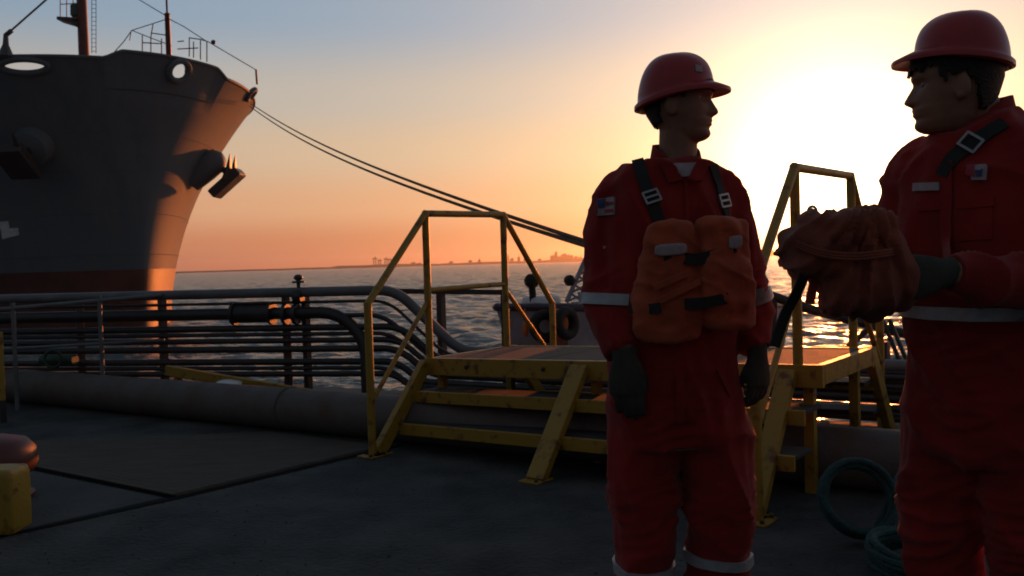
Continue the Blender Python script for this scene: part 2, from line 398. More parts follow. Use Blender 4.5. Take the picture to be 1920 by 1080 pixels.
# ------------------------------------------------------------------ the ship
SB = math.radians(24.5)
stem0 = Q(270, 612, 52); stem0.z = WATER
rdir = Vector((stem0.x, stem0.y, 0)).normalized()
aft = Matrix.Rotation(SB, 3, 'Z') @ rdir                 # turned to the left of the line of sight
side = Vector((aft.y, -aft.x, 0))                        # towards the far (right-hand) side
HT = 15.2
def hull_pt(t, s, u):                                    # t: height 0..1; s: -1 near side, +1 far side; u: 0 stem .. 1 end of curve, >1 straight aft
    tt = max(t, 0.0); fl = tt**1.9
    Lc = 19-4.0*fl; Bh = 10.4+2.5*fl; wd = 1-.68*fl**.8
    ov = 4.6*(.10*tt+.90*tt**2.3)
    z = WATER+HT*t
    if u <= 1:
        th = u*math.pi/2
        pw = 1.0
        q_ = 1-math.cos(th); s_ = Lc*q_; b = Bh*((1-wd)*math.sin(th)*.97+wd*q_**.70)
    else: s_ = Lc+(u-1)*60; b = Bh*(1-.03*(1-wd))
    sheer = 0
    return stem0+aft*(s_-ov)+side*(s*b)+Vector((0, 0, z-WATER+sheer))
ship = thing('cargo_ship', 'huge dark tanker bow with a sunlit stem moored beyond the pipes', 'ship', stem0)
def ulist(n): return [i/n for i in range(n+1)]+[1.1, 1.3, 1.7, 2.4]
NU = 70; us = [(-1, u) for u in reversed(ulist(NU))]+[(1, u) for u in ulist(NU)[1:]]
def top_extra(s, u):                                     # raised bulwark at the stem, dropping on the far side
    k = 0.
    if s < 0: k = .45*(1 if u < .16 else max(0, 1-(u-.16)/.05)) if u < .21 else 0
    if s > 0: k = .45 if u < .22 else max(0, .45-(u-.22)*9)
    return k
def shell(name, t0, t1, nt_, m, extra=False, cut=None):
    vs = []; fs = []; nu = len(us)
    for i in range(nt_+1):
        t = t0+(t1-t0)*i/nt_
        for s, u in us:
            p = hull_pt(t, s, u)
            if extra: p.z += top_extra(s, u)*i/nt_
            vs.append(p)
    for i in range(nt_):
        for k in range(nu-1):
            q = (i*nu+k, i*nu+k+1, (i+1)*nu+k+1, (i+1)*nu+k)
            if cut and cut(sum((vs[j] for j in q), Vector())/4): continue
            fs.append(q)
    mb = MB(); mb.add(vs, fs); return part(name, mb, m, ship, smooth=60)
# pixel of a world point, for finding where a feature of the ship sits on its hull
RT = RM.transposed()
def project(p):
    c = RT @ (Vector(p)-Vector((0, 0, EYE))); return 960+F*c.x/-c.z, 540-F*c.y/-c.z
grid = []
for i in range(60):
    t = .2+.8*i/59
    for s, u in [(s, u) for s in (-1, 1) for u in [k/160 for k in range(161)]]:
        p = hull_pt(t, s, u); grid.append((project(p), t, s, u, p))
def on_hull(px, py, side_=None):
    c = [g for g in grid if side_ is None or g[2] == side_]
    g = min(c, key=lambda g: (g[0][0]-px)**2+(g[0][1]-py)**2); t, s, u = g[1:4]
    e = 1e-3; p = hull_pt(t, s, u)
    nn = (hull_pt(min(1, t+e), s, u)-hull_pt(t-e, s, u)).cross(hull_pt(t, s, u+e)-hull_pt(t, s, u-e)).normalized()
    if nn.dot(p-(stem0+aft*12+Vector((0, 0, p.z)))) < 0: nn = -nn
    return p, nn
TB = .86; BT = .24
hullo = shell('hull', BT, TB, 26, M['hull'])
shell('boot_topping', -.06, BT, 4, M['boot'])
ch = [on_hull(337, 131), on_hull(46, 126, -1), on_hull(470, 176, 1)]
dims = [(.50, .50), (1.12, .30), (.34, .34)]
def cutter(p):
    for (c, nn), (a_, b_) in zip(ch, dims):
        d = p-c; h = Vector((nn.y, -nn.x, 0)).normalized()
        if (d.dot(h)/a_)**2+(d.z/b_)**2 < 1 and d.length < 2.5: return True
    return False
# fine bulwark strip so that the mooring chocks are real holes
us_keep = us; us = [(-1, u) for u in reversed([i/360 for i in range(361)]+[1.1, 1.4, 2.4])]+[(1, u) for u in [i/360 for i in range(1, 361)]+[1.1, 1.4, 2.4]]
shell('bulwark', TB, 1.0, 34, M['hull'], True, cutter); us = us_keep
# cap rail on the bulwark
mb = MB(); pts = []
for s, u in us:
    p = hull_pt(1, s, u); p.z += top_extra(s, u)+.03; pts.append(p)
mb.tube(pts, .10, 8); part('cap_rail', mb, M['hull'], ship)
for (c, nn), (a_, b_) in zip(ch, dims):
    mb = MB(); h = Vector((nn.y, -nn.x, 0)).normalized(); w_ = Vector((0, 0, 1))-nn*nn.z; w_.normalize()
    ring = [c+nn*.05+h*math.cos(2*math.pi*k/28)*(a_+.10)+w_*math.sin(2*math.pi*k/28)*(b_+.10) for k in range(29)]
    mb.tube(ring, .17, 8, cap=False); part('mooring_chock', mb, M['hull'], ship)
# deck behind the bulwark, well below its top
mb = MB(); ring = [hull_pt(.905, s, u)-Vector((0, 0, .0)) for s, u in us]; cc = stem0+aft*20; cc.z = ring[0].z
mb.add(ring+[cc], [(i, i+1, len(ring)) for i in range(len(ring)-1)]); part('deck', mb, M['shipgrey'], ship, smooth=0)
# plate seams: thin proud welds along the hull
mb = MB()
for t in (.3, .46, .62, .76):
    mb.tube([hull_pt(t, s, u) for s, u in us], .022, 5)
part('plate_seam', mb, M['hull'], ship)

def anchor(pos, nn, name='anchor', droop=.5, yaw=0):
    """stockless anchor hove up against a bolster on the hull"""
    nn = nn.normalized(); h = Vector((nn.y, -nn.x, 0)).normalized(); w = h.cross(nn).normalized()
    if w.z < 0: w = -w
    an = bpy.data.objects.new(name, None); COL.objects.link(an); an.parent = ship; an.location = pos-stem0
    mb = MB(); mb.lathe(pos-nn*1.0, [(1.25, 0), (1.2, .9), (.95, 1.6), (.45, 1.75)], 18, axis=nn); part('bolster', mb, M['hull'], an)
    k = pos+nn*.95
    mb = MB(); mb.bar(k-nn*.5, k+nn*1.0, .35, .35); part('shank', mb, M['pipe'], an, smooth=0, bevel=.03)
    c = k+nn*1.15
    dn = (w*-.72+nn*-.35+h*0).normalized()
    up = -dn
    mb = MB(); mb.bar(c+dn*1.35, c+up*.95, 1.7, .62, up=nn); part('crown', mb, M['pipe'], an, smooth=0, bevel=.06)
    for sg in (-1, 1):
        mb = MB(); a0 = c+h*sg*.62+up*.55
        tip = a0+(up*.75+nn*-.25+w*.5)*1.0
        mb.tube([a0-up*.5, a0+up*.2, tip], [.30, .26, .03], 8, flat=.5); part('fluke', mb, M['pipe'], an, smooth=30)
    return an
p, nn = on_hull(372, 322, 1); DA = p.y
an = bpy.data.objects.new('anchor', None); COL.objects.link(an); an.parent = ship; an.location = Q(395, 308, DA)-stem0
hub = [Q(355, 330, DA), Q(385, 312, DA), Q(408, 300, DA), Q(419, 296, DA)]
mb = MB(); mb.tube(hub, [1.1, .98, .78, .40], 16); part('bolster', mb, M['hull'], an, smooth=60)
mb = MB(); mb.bar(Q(400, 305, DA), Q(436, 330, DA), .36, .4); part('shank', mb, M['pipe'], an, smooth=0, bevel=.04)
mb = MB(); mb.bar(Q(401, 366, DA), Q(451, 321, DA), 1.5, .62, up=(.66, 0, -.74)); part('crown', mb, M['pipe'], an, smooth=0, bevel=.10)
for dy in (-.52, .52):
    mb = MB(); o_ = Vector((0, dy, 0)); mb.tube([Q(428, 338, DA)+o_, Q(434, 318, DA)+o_, Q(436, 290, DA)+o_], [.44, .34, .04], 8, flat=.55); part('fluke', mb, M['pipe'], an, smooth=30)
p, nn = on_hull(66, 275, -1); anchor(p, nn)
# white mark on the near side of the hull
mb = MB()
for quad in ([(-6, 414), (18, 412), (20, 428), (-6, 430)], [(4, 431), (34, 428), (36, 443), (4, 446)]):
    pts = []
    for a_, b_ in quad:
        p, nn = on_hull(a_, b_, -1); pts.append(p+nn*.04)
    back = [p-nn*.03 for p in pts]
    mb.add(pts+back, [(0, 1, 2, 3), (4, 7, 6, 5), (0, 4, 5, 1), (1, 5, 6, 2), (2, 6, 7, 3), (3, 7, 4, 0)])
part('hull_mark', mb, M['white'], ship, smooth=0)
# masts, stays and rails on the forecastle
def deckpt(s_, b=0): return stem0+aft*(s_-4.6)+side*b
ZD = WATER+HT*.9
def depth_of(px, s_): # point on the ship's centre line under a pixel column
    best = min((deckpt(k*.05) for k in range(-40, 800)), key=lambda p: abs(project(Vector((p.x, p.y, WATER+HT)))[0]-px)); return best
fm = depth_of(161, 0)
mb = MB(); mb.lathe((fm.x, fm.y, ZD), [(.36, 0), (.32, 6), (.29, 14)], 16); mast = part('foremast', mb, M['shipred'], ship)
def QS(px, py, ref): return Q(px, py, ref.y)
mb = MB()
for a_, b_ in (((150, 49), (113, 38)), ((150, 38), (113, 36))): mb.bar(QS(*a_, fm), QS(*b_, fm), .9, .12)
mb.bar(QS(151, 50, fm), QS(138, 42, fm), .5, .3)
part('mast_platform', mb, M['shipgrey'], mast, smooth=0)
mb = MB()
for a_ in (113, 125, 137): mb.tube([QS(a_, 38, fm), QS(a_, -5, fm)], .03, 6)
mb.tube([QS(113, 8, fm), QS(150, 6, fm)], .03, 6); part('platform_rail', mb, M['shipgrey'], mast)
mb = MB(); q = QS(142, 32, fm); mb.lathe(q, [(.22, 0), (.32, .1), (.30, .75), (.12, .9)], 12); part('mast_lamp', mb, M['green'], mast)
mb = MB()
for dx in (172, 180): mb.tube([QS(dx, 100, fm), QS(dx, -10, fm)], .022, 5)
for k in range(14): mb.tube([QS(172, 96-8*k, fm), QS(180, 96-8*k, fm)], .018, 5)
part('ladder', mb, M['shipgrey'], mast)
js = depth_of(318, 0)+aft*2.6+side*1.27
mb = MB(); jp = Vector((js.x, js.y, ZD)); jt = QS(318, 28, js)
mb.lathe(jp, [(.17, 0), (.15, jt.z-ZD), (.19, jt.z-ZD+.05), (.06, jt.z-ZD+.15), (.05, jt.z-ZD+2.5)], 12); part('jackstaff', mb, M['shipred'], ship)
def wires(name, segs, ref, r, m):
    for s_ in segs:
        mb = MB(); mb.tube([QS(a_, b_, ref) for a_, b_ in s_], r, 5); part(name, mb, m, ship)
wires('stay', [[(318, 34), (247, 57)], [(247, 57), (285, 72), (322, 86)], [(318, 36), (345, 50), (388, 78)], [(312, 30), (252, -6)], [(247, 57), (232, 78), (214, 98)], [(246, 58), (243, 76)]], js, .028, M['shipgrey'])
wires('forecastle_rail', [[(267, 66), (267, 102)], [(283, 70), (283, 102)], [(287, 45), (283, 70)], [(303, 72), (303, 102)], [(355, 70), (355, 106)], [(363, 78), (363, 108)], [(376, 74), (376, 112)], [(388, 78), (388, 116)],
      [(333, 78), (345, 77)], [(355, 71), (376, 74), (390, 78)], [(267, 80), (303, 82)], [(333, 92), (372, 90)], [(283, 62), (312, 66)]], js, .035, M['shipgrey'])
fr = on_hull(478, 150, 1)[0]
mb = MB(); mb.tube([QS(390, 78, js), QS(480, 131, fr)], .03, 5); mb.tube([QS(480, 130, fr), QS(482, 158, fr)], .07, 6); part('stay', mb, M['shipgrey'], ship)
mb = MB(); q = QS(400, 79, js); mb.ball(q, .14); part('stay_block', mb, M['shipgrey'], ship)
lp = on_hull(10, 100, -1)[0]
mb = MB(); mb.tube([QS(11, 106, lp), QS(11, 84, lp), QS(11, 64, lp)], [.42, .16, .12], 8); mb.tube([QS(11, 66, lp), QS(22, 57, lp)], .12, 6); part('fairlead_post', mb, M['shipgrey'], ship)
mb = MB(); mb.tube([QS(20, 58, lp), QS(95, -8, lp)], .05, 6); part('stay', mb, M['shipgrey'], ship)

# ------------------------------------------------------------------ mooring lines: ship to the bollard behind the first man
bol = Q(1265, 560, 8.6); bol.z = 0
bo = thing('quay_bollard', 'dark mooring post at the quay edge behind the man in the life vest', 'bollard', (bol.x, bol.y, -2.2))
mb = MB(); mb.lathe((bol.x, bol.y, -2.2), [(.25, 0), (.22, 2.9), (.34, 3.0), (.34, 3.1), (.1, 3.15)], 20); part('post', mb, M['pipe'], bo)
for (sx, sy, ex, ey, sag, lab) in ((471, 195, 1262, 505, .55, 'upper of the two mooring lines running from the bow chock to the quay'), (468, 199, 1258, 509, .68, 'lower of the two mooring lines, sagging a little more under its neighbour')):
    a = Q(sx, sy, ch[2][0].y-.1); b = Q(ex, ey, 8.6); pts = []
    for k in range(61):
        t = k/60; p = a.lerp(b, t); p.z -= sag*4*t*(1-t)*(.55+.45*t) ; pts.append(p)
    mb = MB(); mb.tube(pts, .030, 8); tag(part('mooring_line', mb, M['rope'], loc=tuple(b)), lab, 'rope', 'mooring lines of the tanker')

# ------------------------------------------------------------------ big pipe on the ground
pa, pb, pc = G(50, 762), G(690, 836), G(1600, 928)
pd = (pc-pa).normalized(); pn = Vector((-pd.y, pd.x, 0))
if pn.y < 0: pn = -pn
bp0 = pa+pn*.15
bpt = thing('ground_pipe', 'thick rust brown pipe lying along the quay under the yellow stair', 'pipe', tuple(bp0))
mb = MB(); mb.tube([bp0-pd*5+Vector((0, 0, .155)), bp0+pd*13+Vector((0, 0, .155))], .155, 28); part('pipe_barrel', mb, M['bigpipe'], bpt, smooth=60)
for d_ in (-2.6, 3.2, 9.0):
    mb = MB(); c = bp0+pd*d_+Vector((0, 0, .157)); mb.torus(c, .157, .008, axis=pd); part('weld_ring', mb, M['bigpipe'], bpt)

# ------------------------------------------------------------------ pipe rack
def rack(px, py, off=0.):                      # point of the rack plane seen at a pixel
    d = ray(px, py); k = d.x/d.y; y = (7.354+off)/(1+.2*k); s = y/d.y
    return Vector((d.x*s, y, EYE+d.z*s))
rk = thing('pipe_rack', 'bank of dark parallel pipes stacked on posts along the quay edge', 'pipe rack', (-1.7, 7.7, 0))
specs = [  # y at px 600, diameter px, bend px, low z, material
    (547, 19, 742, .44, 'greypipe', 'grey topmost pipe'), (566, 6, 728, .40, 'pipe', None), (614, 13, 752, .345, 'pipe', None), (638, 11, 750, .29, 'pipe', None), (654, 13, 748, .235, 'pipe', None),
    (678, 13, 744, .17, 'pipe', None), (701, 11, 738, .115, 'pipe', None)]
specs += [(592, 9, 720, .375, 'pipe', None), (626, 8, 735, .315, 'pipe', None), (690, 8, 730, .14, 'pipe', None)]
k_ = ray(600, 547); y600 = rack(600, 547).y
pdir = Vector((1, -.2, 0)).normalized()
low0 = Vector((-.37, 7.43, 0))
for (py, dpx, xb, zl, m_, lab) in specs:
    z = rack(600, py).z; r = dpx/2*y600/F
    pb_ = rack(xb, py); pb_.z = z
    left = Vector((pb_.x, pb_.y, z))-pdir*9
    drop = z-zl
    run = pdir*(drop*.95+.05)
    pts = [left, Vector((pb_.x, pb_.y, z))-pdir*1.2, Vector((pb_.x, pb_.y, z))-pdir*.12]
    arc = []
    R_ = .22
    e0 = Vector((pb_.x, pb_.y, z)); e1 = e0+run+Vector((0, 0, -drop))
    dn = (e1-e0).normalized(); ld = Vector((.857, -.515, 0))
    def fillet(a_, c_, b_, n_=7):
        return [a_*(1-t)**2+c_*2*t*(1-t)+b_*t*t for t in [i/n_ for i in range(n_+1)]]
    L_ = min(.16, (e1-e0).length*.45)
    arc += fillet(e0-pdir*L_, e0, e0+dn*L_)
    arc += fillet(e1-dn*L_, e1, e1+ld*L_)
    pts = [left]+arc+[e1+ld*6]
    mb = MB(); mb.tube(pts, r, 14); o = part('pipe', mb, M[m_], rk)
    if lab: o['label'] = lab
# the thick pipe whose big elbow drops behind the stair
z = rack(600, 586).z; e = rack(684, 586); e.z = z; r = 11.5*y600/F
pts = [e-pdir*9]
for k in range(9):
    a_ = k/8*math.pi/2; pts.append(e-pdir*.42+pdir*.42*math.sin(a_)+Vector((0, 0, -.42+.42*math.cos(a_))))
pts.append(e+Vector((0, 0, -.42-.55))+pdir*0)
mb = MB(); mb.tube(pts, r, 18); part('elbow_pipe', mb, M['pipe'], rk)
for px, pw in ((305, 14), (537, 11), (574, 12), (150, 10), (-40, 12)):
    p = rack(px, 600, .10); mb = MB(); mb.bar(Vector((p.x, p.y, 0)), Vector((p.x, p.y, .95)), pw*.0048, .06); part('rack_post', mb, M['pipe'], rk, smooth=0, bevel=.004)
# valve and clamps
c = rack(475, 588); mb = MB(); mb.tube([c-pdir*.17, c+pdir*.17], .085, 16)
for s in (-1, 1): mb.tube([c+pdir*s*.17, c+pdir*s*.20], .105, 16)
part('valve_body', mb, M['pipe'], rk)
c = rack(600, 588)-pdir*.28; mb = MB()
for s in (-.05, .05): mb.tube([c+pdir*(s-.018), c+pdir*(s+.018)], .095, 16)
part('flange', mb, M['pipe'], rk)
c = rack(560, 541); mb = MB(); mb.tube([c, c+Vector((0, 0, .09))], .018, 8); mb.ball(c+Vector((0, 0, .10)), .042, .042, .03); mb.torus(c+Vector((0, 0, .06)), .05, .01); mb.tube([c-pdir*.04+Vector((0, 0, -.07)), c+pdir*.04+Vector((0, 0, -.07))], .07, 14)
part('valve_wheel', mb, M['pipe'], rk)
c = rack(110, 675, -.12); mb = MB(); mb.tube([c-pdir*.18, c+pdir*.18], .05, 12); mb.torus(c+Vector((0, -.1, .02)), .08, .014, axis=(0, 1, 0)); o = part('valve_wheel', mb, M['green'], rk); o['label'] = 'dark green valve low on the rack'
# thin grey handrail on the left
a, b = Q(-40, 584, 7.6), Q(305, 553, 7.95)
gh = thing('guard_rail', 'thin grey handrail sloping in front of the dark hull', 'railing', (a.x, a.y, 0))
mb = MB(); mb.tube([a, b], .020, 10); part('top_rail', mb, M['greypipe'], gh)
for px, py in ((22, 579), (183, 564)):
    t = (px+40)/345; p = a.lerp(b, t); mb = MB(); mb.tube([Vector((p.x, p.y, 0)), p+Vector((0, 0, .05))], .019, 10); part('rail_post', mb, M['greypipe'], gh)
a2, b2 = a-Vector((0, 0, .35)), b-Vector((0, 0, .42)); mb = MB(); mb.tube([a2, b2], .014, 8); part('mid_rail', mb, M['greypipe'], gh)
# yellow beam behind the big pipe
a, b = Q(312, 694, 7.25), Q(655, 752, 6.9)
yb = thing('yellow_beam', 'low yellow steel beam lying behind the big pipe left of the stair', 'beam', (a.x, a.y, 0))
mb = MB(); mb.bar(a, b, .05, .085); part('beam', mb, M['yellow'], yb, smooth=0, bevel=.006)
for t in (.06, .5, .95):
    p = a.lerp(b, t); mb = MB(); mb.bar(Vector((p.x, p.y+.02, 0)), Vector((p.x, p.y+.02, p.z-.043)), .05, .05); part('beam_foot', mb, M['yellow'], yb, smooth=0)
p = Q(430, 719, 7.0); mb = MB(); mb.pad(p, (.085, -.015, -.012), (.02, .1, 0), (0, 0, .022), .6); tag(part('rag', mb, M['white'], loc=(p.x, p.y, p.z)), 'small pale rag lying on the yellow beam', 'rag')
# dark quay railing post behind the stair
p = Q(826, 545, 8.3); q = Q(745, 546, 8.4); q2 = Q(945, 548, 8.2)
dr = thing('quay_railing', 'short dark railing with one post behind the left handrail of the stair', 'railing', (p.x, p.y, -.1))
mb = MB(); mb.bar(q, q2, .05, .05); part('top_rail', mb, M['pipe'], dr, smooth=0)
mb = MB(); mb.bar(Vector((p.x, p.y, -1.2)), p, .065, .065); part('rail_post', mb, M['pipe'], dr, smooth=0)
mb = MB(); a = Q(945, 548, 8.2); mb.bar(Vector((a.x, a.y, -1.2)), a, .05, .05); part('rail_post', mb, M['pipe'], dr, smooth=0)

# ------------------------------------------------------------------ yellow crossover stair
A0 = Vector((-.57, 5.8, 0)); WD = Vector((.615, .79, 0)).normalized(); FD = Vector((.79, -.615, 0)).normalized()
def S(l, f, z): return A0+WD*l+FD*f+Vector((0, 0, z))
def zs(f): return .033*f
st = thing('crossover_stair', 'yellow steel stair with handrails and grey treads crossing over the pipes', 'stair', tuple(S(0, 0, 0)))
FW = 2.62
def plate(name, l0, l1, f0, f1, z, th, m, bevel=.004, dz=0):
    a_ = [S(l0, f0, z+zs(f0)), S(l1, f0, z+zs(f0)), S(l1, f1, z+zs(f1)), S(l0, f1, z+zs(f1))]
    mb = MB(); mb.add(a_+[p-Vector((0, 0, th)) for p in a_], [(0, 1, 2, 3), (7, 6, 5, 4), (0, 4, 5, 1), (1, 5, 6, 2), (2, 6, 7, 3), (3, 7, 4, 0)])
    return part(name, mb, m, st, smooth=0, bevel=bevel)
PZ = .565
for i in range(3):
    plate('platform_plate', .012, .84, .02+i*(FW-.04)/3+.004, .02+(i+1)*(FW-.04)/3-.004, PZ, .02, M['tread'])
plate('platform_edge', -.03, .008, -.03, FW+.03, PZ+.004, .115, M['yellow'])
plate('platform_edge', .846, .88, -.03, FW+.03, PZ+.004, .115, M['yellow'])
plate('platform_edge', .010, .844, -.03, .016, PZ+.002, .10, M['yellow'])
plate('platform_edge', .010, .844, FW-.016, FW+.03, PZ+.002, .10, M['yellow'])
for (l, z, dzr) in ((-.305, .175, 0), (-.155, .365, 0)):
    t = plate('tread', l+.006, l+.22, .01, FW-.01, z-.002, .022, M['tread'])
    pl = plate('nosing', l-.022, l+.003, .012, FW-.012, z, .075, M['yellow']); 
for (l, z) in ((1.02, .375), (1.19, .185)):
    plate('tread', l-.20, l-.006, .01, FW-.01, z-.002, .022, M['tread']); plate('nosing', l-.003, l+.022, .012, FW-.012, z, .075, M['yellow'])
def stringer(f, w, h, dep=.0):
    mb = MB(); a_ = S(-.50-dep, f, .005); b_ = S(-.035, f, PZ-.03+zs(f))
    mb.bar(a_, b_, w, h); return part('stringer', mb, M['yellow'], st, smooth=0, bevel=.005)
stringer(-.01, .05, .09); stringer(1.24, .115, .05); stringer(FW-.14, .09, .05)
for f in (0, FW):
    mb = MB(); mb.bar(S(.90, f, PZ-.02+zs(f)), S(1.36, f, .03), .05, .09); part('stringer', mb, M['yellow'], st, smooth=0, bevel=.005)
for l in (.05, .80):
    for f in (.06, 1.3, FW-.06):
        mb = MB(); mb.bar(S(l, f, 0), S(l, f, PZ-.024+zs(f)), .05, .05); part('support_leg', mb, M['yellow'], st, smooth=0)
def handrail(f, lb=.85, lk=1.46):
    dz = zs(f); r = .023
    def bars(name, pts, w=.046):
        for a_, b_ in zip(pts[:-1], pts[1:]):
            mb = MB(); d = (b_-a_).normalized(); mb.tube([a_-d*.012, b_+d*.012], w/2, 12); part(name, mb, M['yellow'], st, smooth=60)
    top = [S(-.55, f, 0), S(-.55, f, .965+dz), S(0, f, 1.55+dz), S(lb, f, 1.565+dz), S(lk, f, .86+dz), S(lk, f, .02)]
    bars('newel', top[0:2], .052); bars('handrail', top[1:5]); bars('newel', top[4:6], .05)
    bars('baluster', [S(0, f, PZ-.08+dz), S(0, f, 1.54+dz)], .05); bars('baluster', [S(lb, f, PZ-.08+dz), S(lb, f, 1.55+dz)], .05)
    bars('mid_rail', [S(-.53, f, .36+dz), S(0, f, .96+dz)], .032)
    bars('mid_rail', [S(0, f, 1.03+dz), S(lb, f, 1.04+dz)], .036); bars('mid_rail', [S(lb, f, 1.0+dz), S(lk, f, .40+dz)], .034)
handrail(-.005); handrail(FW-.10, .93, 1.5)
for (l, f) in ((-.55, -.005), (-.50, -.01), (-.50, 1.24), (-.50, FW-.14), (-.55, FW-.10)):   # foot plates, each with two bolts
    c = S(l-.0, f, .006); mb = MB(); mb.box(c, WD*.075, FD*.065, (0, 0, .005)); fp = part('foot_plate', mb, M['yellow'], st, smooth=0, bevel=.002)
    for s_ in (-1, 1):
        mb = MB(); mb.lathe(c+WD*.055*s_+FD*.04+Vector((0, 0, .005)), [(.011, 0), (.011, .012), (.006, .014)], 6); part('bolt', mb, M['pipe'], fp)
for k in range(4):                                       # bolts through the platform edge
    for f in (.35+k*.62,):
        c = S(-.032, f, PZ-.05+zs(f)); mb = MB(); mb.lathe(c, [(.014, 0), (.014, .010), (.007, .013)], 6, axis=-WD); part('bolt', mb, M['pipe'], st)

# ------------------------------------------------------------------ workboat beyond the stair
bt0 = Q(1010, 577, 11.5)
bdir = Vector((.52, .85, 0)).normalized(); bsd = Vector((bdir.y, -bdir.x, 0))
boat = thing('workboat', 'small grey workboat with tyre fenders moored behind the stair platform', 'boat', (bt0.x, bt0.y, WATER))
def boat_ring(t):   # stations from bow (0) to stern (1)
    L = 7.4*t; w = .55+1.05*min(1, (t*2.2))**.7; zt = bt0.z-.35*min(1, t*1.5)
    c = Vector((bt0.x, bt0.y, 0))+bdir*(L-.2)
    wl = max(.08, w*.75*min(1, .15+t*1.8)); cf = bdir*(.7*(1-min(1, t*3)))
    return [c+bsd*-w+Vector((0, 0, zt)), c+cf+bsd*-wl+Vector((0, 0, WATER-.2)), c+cf+bsd*wl+Vector((0, 0, WATER-.2)), c+bsd*w+Vector((0, 0, zt))]
ts = [0, .04, .1, .18, .3, .45, .6, .8, 1]
mb = MB(); mb.loft([boat_ring(t) for t in ts]); part('boat_hull', mb, M['boat'], boat, smooth=50)
mb = MB(); prt = [boat_ring(t)[0]+Vector((0, 0, .02)) for t in reversed(ts)]+[boat_ring(t)[3]+Vector((0, 0, .02)) for t in ts]
mb.tube(prt, .055, 8); part('gunwale', mb, M['boatblue'], boat)
for (px, py) in ((952, 607), (985, 617)):
    p = Q(px, py, 11.1); mb = MB(); mb.ball(p, .045, .045, .10); mb.tube([p+Vector((0, 0, .08)), p+Vector((0, .1, .26))], .008, 5); part('buoy_fender', mb, M['orange'], boat)
p = Q(1022, 612, 11.1); mb = MB(); mb.torus(p, .155, .07, axis=(.35, -1, .1)); part('tyre_fender', mb, M['rubber'], boat)
p = Q(1062, 606, 10.9); mb = MB(); mb.torus(p, .15, .07, axis=(.8, -.8, .1)); part('tyre_fender', mb, M['rubber'], boat)
p = Q(1048, 610, 11.0); mb = MB(); mb.pad(p, (.12, 0, 0), (0, .1, 0), (0, 0, .22), .5); part('orange_panel', mb, M['orange'], boat)
p = Q(1000, 576, 11.7); q = Q(997, 527, 11.7); mb = MB(); mb.tube([p, q], .05, 10); mb.ball(q, .105); part('bow_lamp', mb, M['rubber'], boat)
mb = MB(); q = Q(1015, 566, 11.9); mb.pad(q, (.22, .1, 0), (-.08, .2, 0), (0, 0, .09), .4); part('hatch', mb, M['white'], boat)
wc = Vector((bt0.x, bt0.y, 0))+bdir*4.2
mb = MB(); z0, z1 = bt0.z-.4, bt0.z+.55
r0 = [wc+bdir*a_+bsd*b_+Vector((0, 0, z0)) for a_, b_ in ((-1.5, -.8), (-1.5, .8), (1.6, .8), (1.6, -.8))]; r1 = [wc+bdir*a_+bsd*b_+Vector((0, 0, z1)) for a_, b_ in ((-.6, -.7), (-.6, .7), (1.5, .7), (1.5, -.7))]
mb.loft([r0, r1]); part('wheelhouse', mb, M['white'], boat, smooth=0, bevel=.03)
for b_ in (-.36, .36):
    mb = MB(); c = (r0[0]+r0[1])/2*.35+(r1[0]+r1[1])/2*.65+bsd*b_-bdir*.02; up = ((r1[0]+r1[1])-(r0[0]+r0[1])).normalized(); mb.box(c, bsd*.28, up*.22, bdir*.012); part('window', mb, M['glass'], boat, smooth=0)
# sloping lattice mast (grey) seen at the shoulder of the first man
a, b = Q(1062, 566, 12.6), Q(1120, 435, 12.9)
mb = MB(); a2, b2 = Q(1094, 566, 12.6), Q(1128, 435, 12.9)
for s_, e_ in ((a, b), (a2, b2)): mb.tube([s_, e_], .035, 8)
for k in range(8):
    t, t2 = k/8, (k+1)/8; mb.tube([a.lerp(b, t), a2.lerp(b2, t2)], .02, 6); mb.tube([a2.lerp(b2, t), a.lerp(b, t2)], .02, 6)
a3 = a.lerp(a2, .5)+Vector((0, .0, -.35)); mb.tube([a3, a.lerp(a2, .5)], .06, 8)
part('lattice_mast', mb, M['boat'], boat)
p = Q(1068, 526, 12.4); mb = MB(); mb.ball(p, .085); mb.tube([p, a.lerp(b, .3)], .02, 6); part('mast_lamp', mb, M['rubber'], boat)

# ------------------------------------------------------------------ pipe and struts behind the second man (right)
a, b, c = Q(1405, 540, 7.6), Q(1520, 580, 7.4), Q(1720, 632, 7.2)
hp = thing('boarding_rail', 'dark sloping boarding rail with struts over the water between the two men', 'railing', (b.x, b.y, -1.0))
mb = MB(); mb.tube([a, b, c], .042, 12); part('rail_tube', mb, M['pipe'], hp)
mb = MB(); mb.tube([Q(1640, 606, 7.25), Q(1572, 668, 7.2), Q(1540, 720, 7.1)], .027, 8); part('strut', mb, M['pipe'], hp)
mb = MB(); mb.tube([Q(1452, 560, 7.5), Q(1446, 720, 7.5)], .03, 8); part('strut', mb, M['pipe'], hp)
for x0, x1 in ((1655, 1692), (1668, 1706), (1640, 1668)):
    mb = MB(); mb.tube([Q(x0, 600, 7.1), Q(x1, 690, 6.9)], .018, 8); part('strut', mb, M['pipe'], hp)
mb = MB(); mb.bar(Q(1652, 640, 6.9), Q(1652, 720, 6.9), .12, .1); part('valve_box', mb, M['pipe'], hp, smooth=0, bevel=.01)

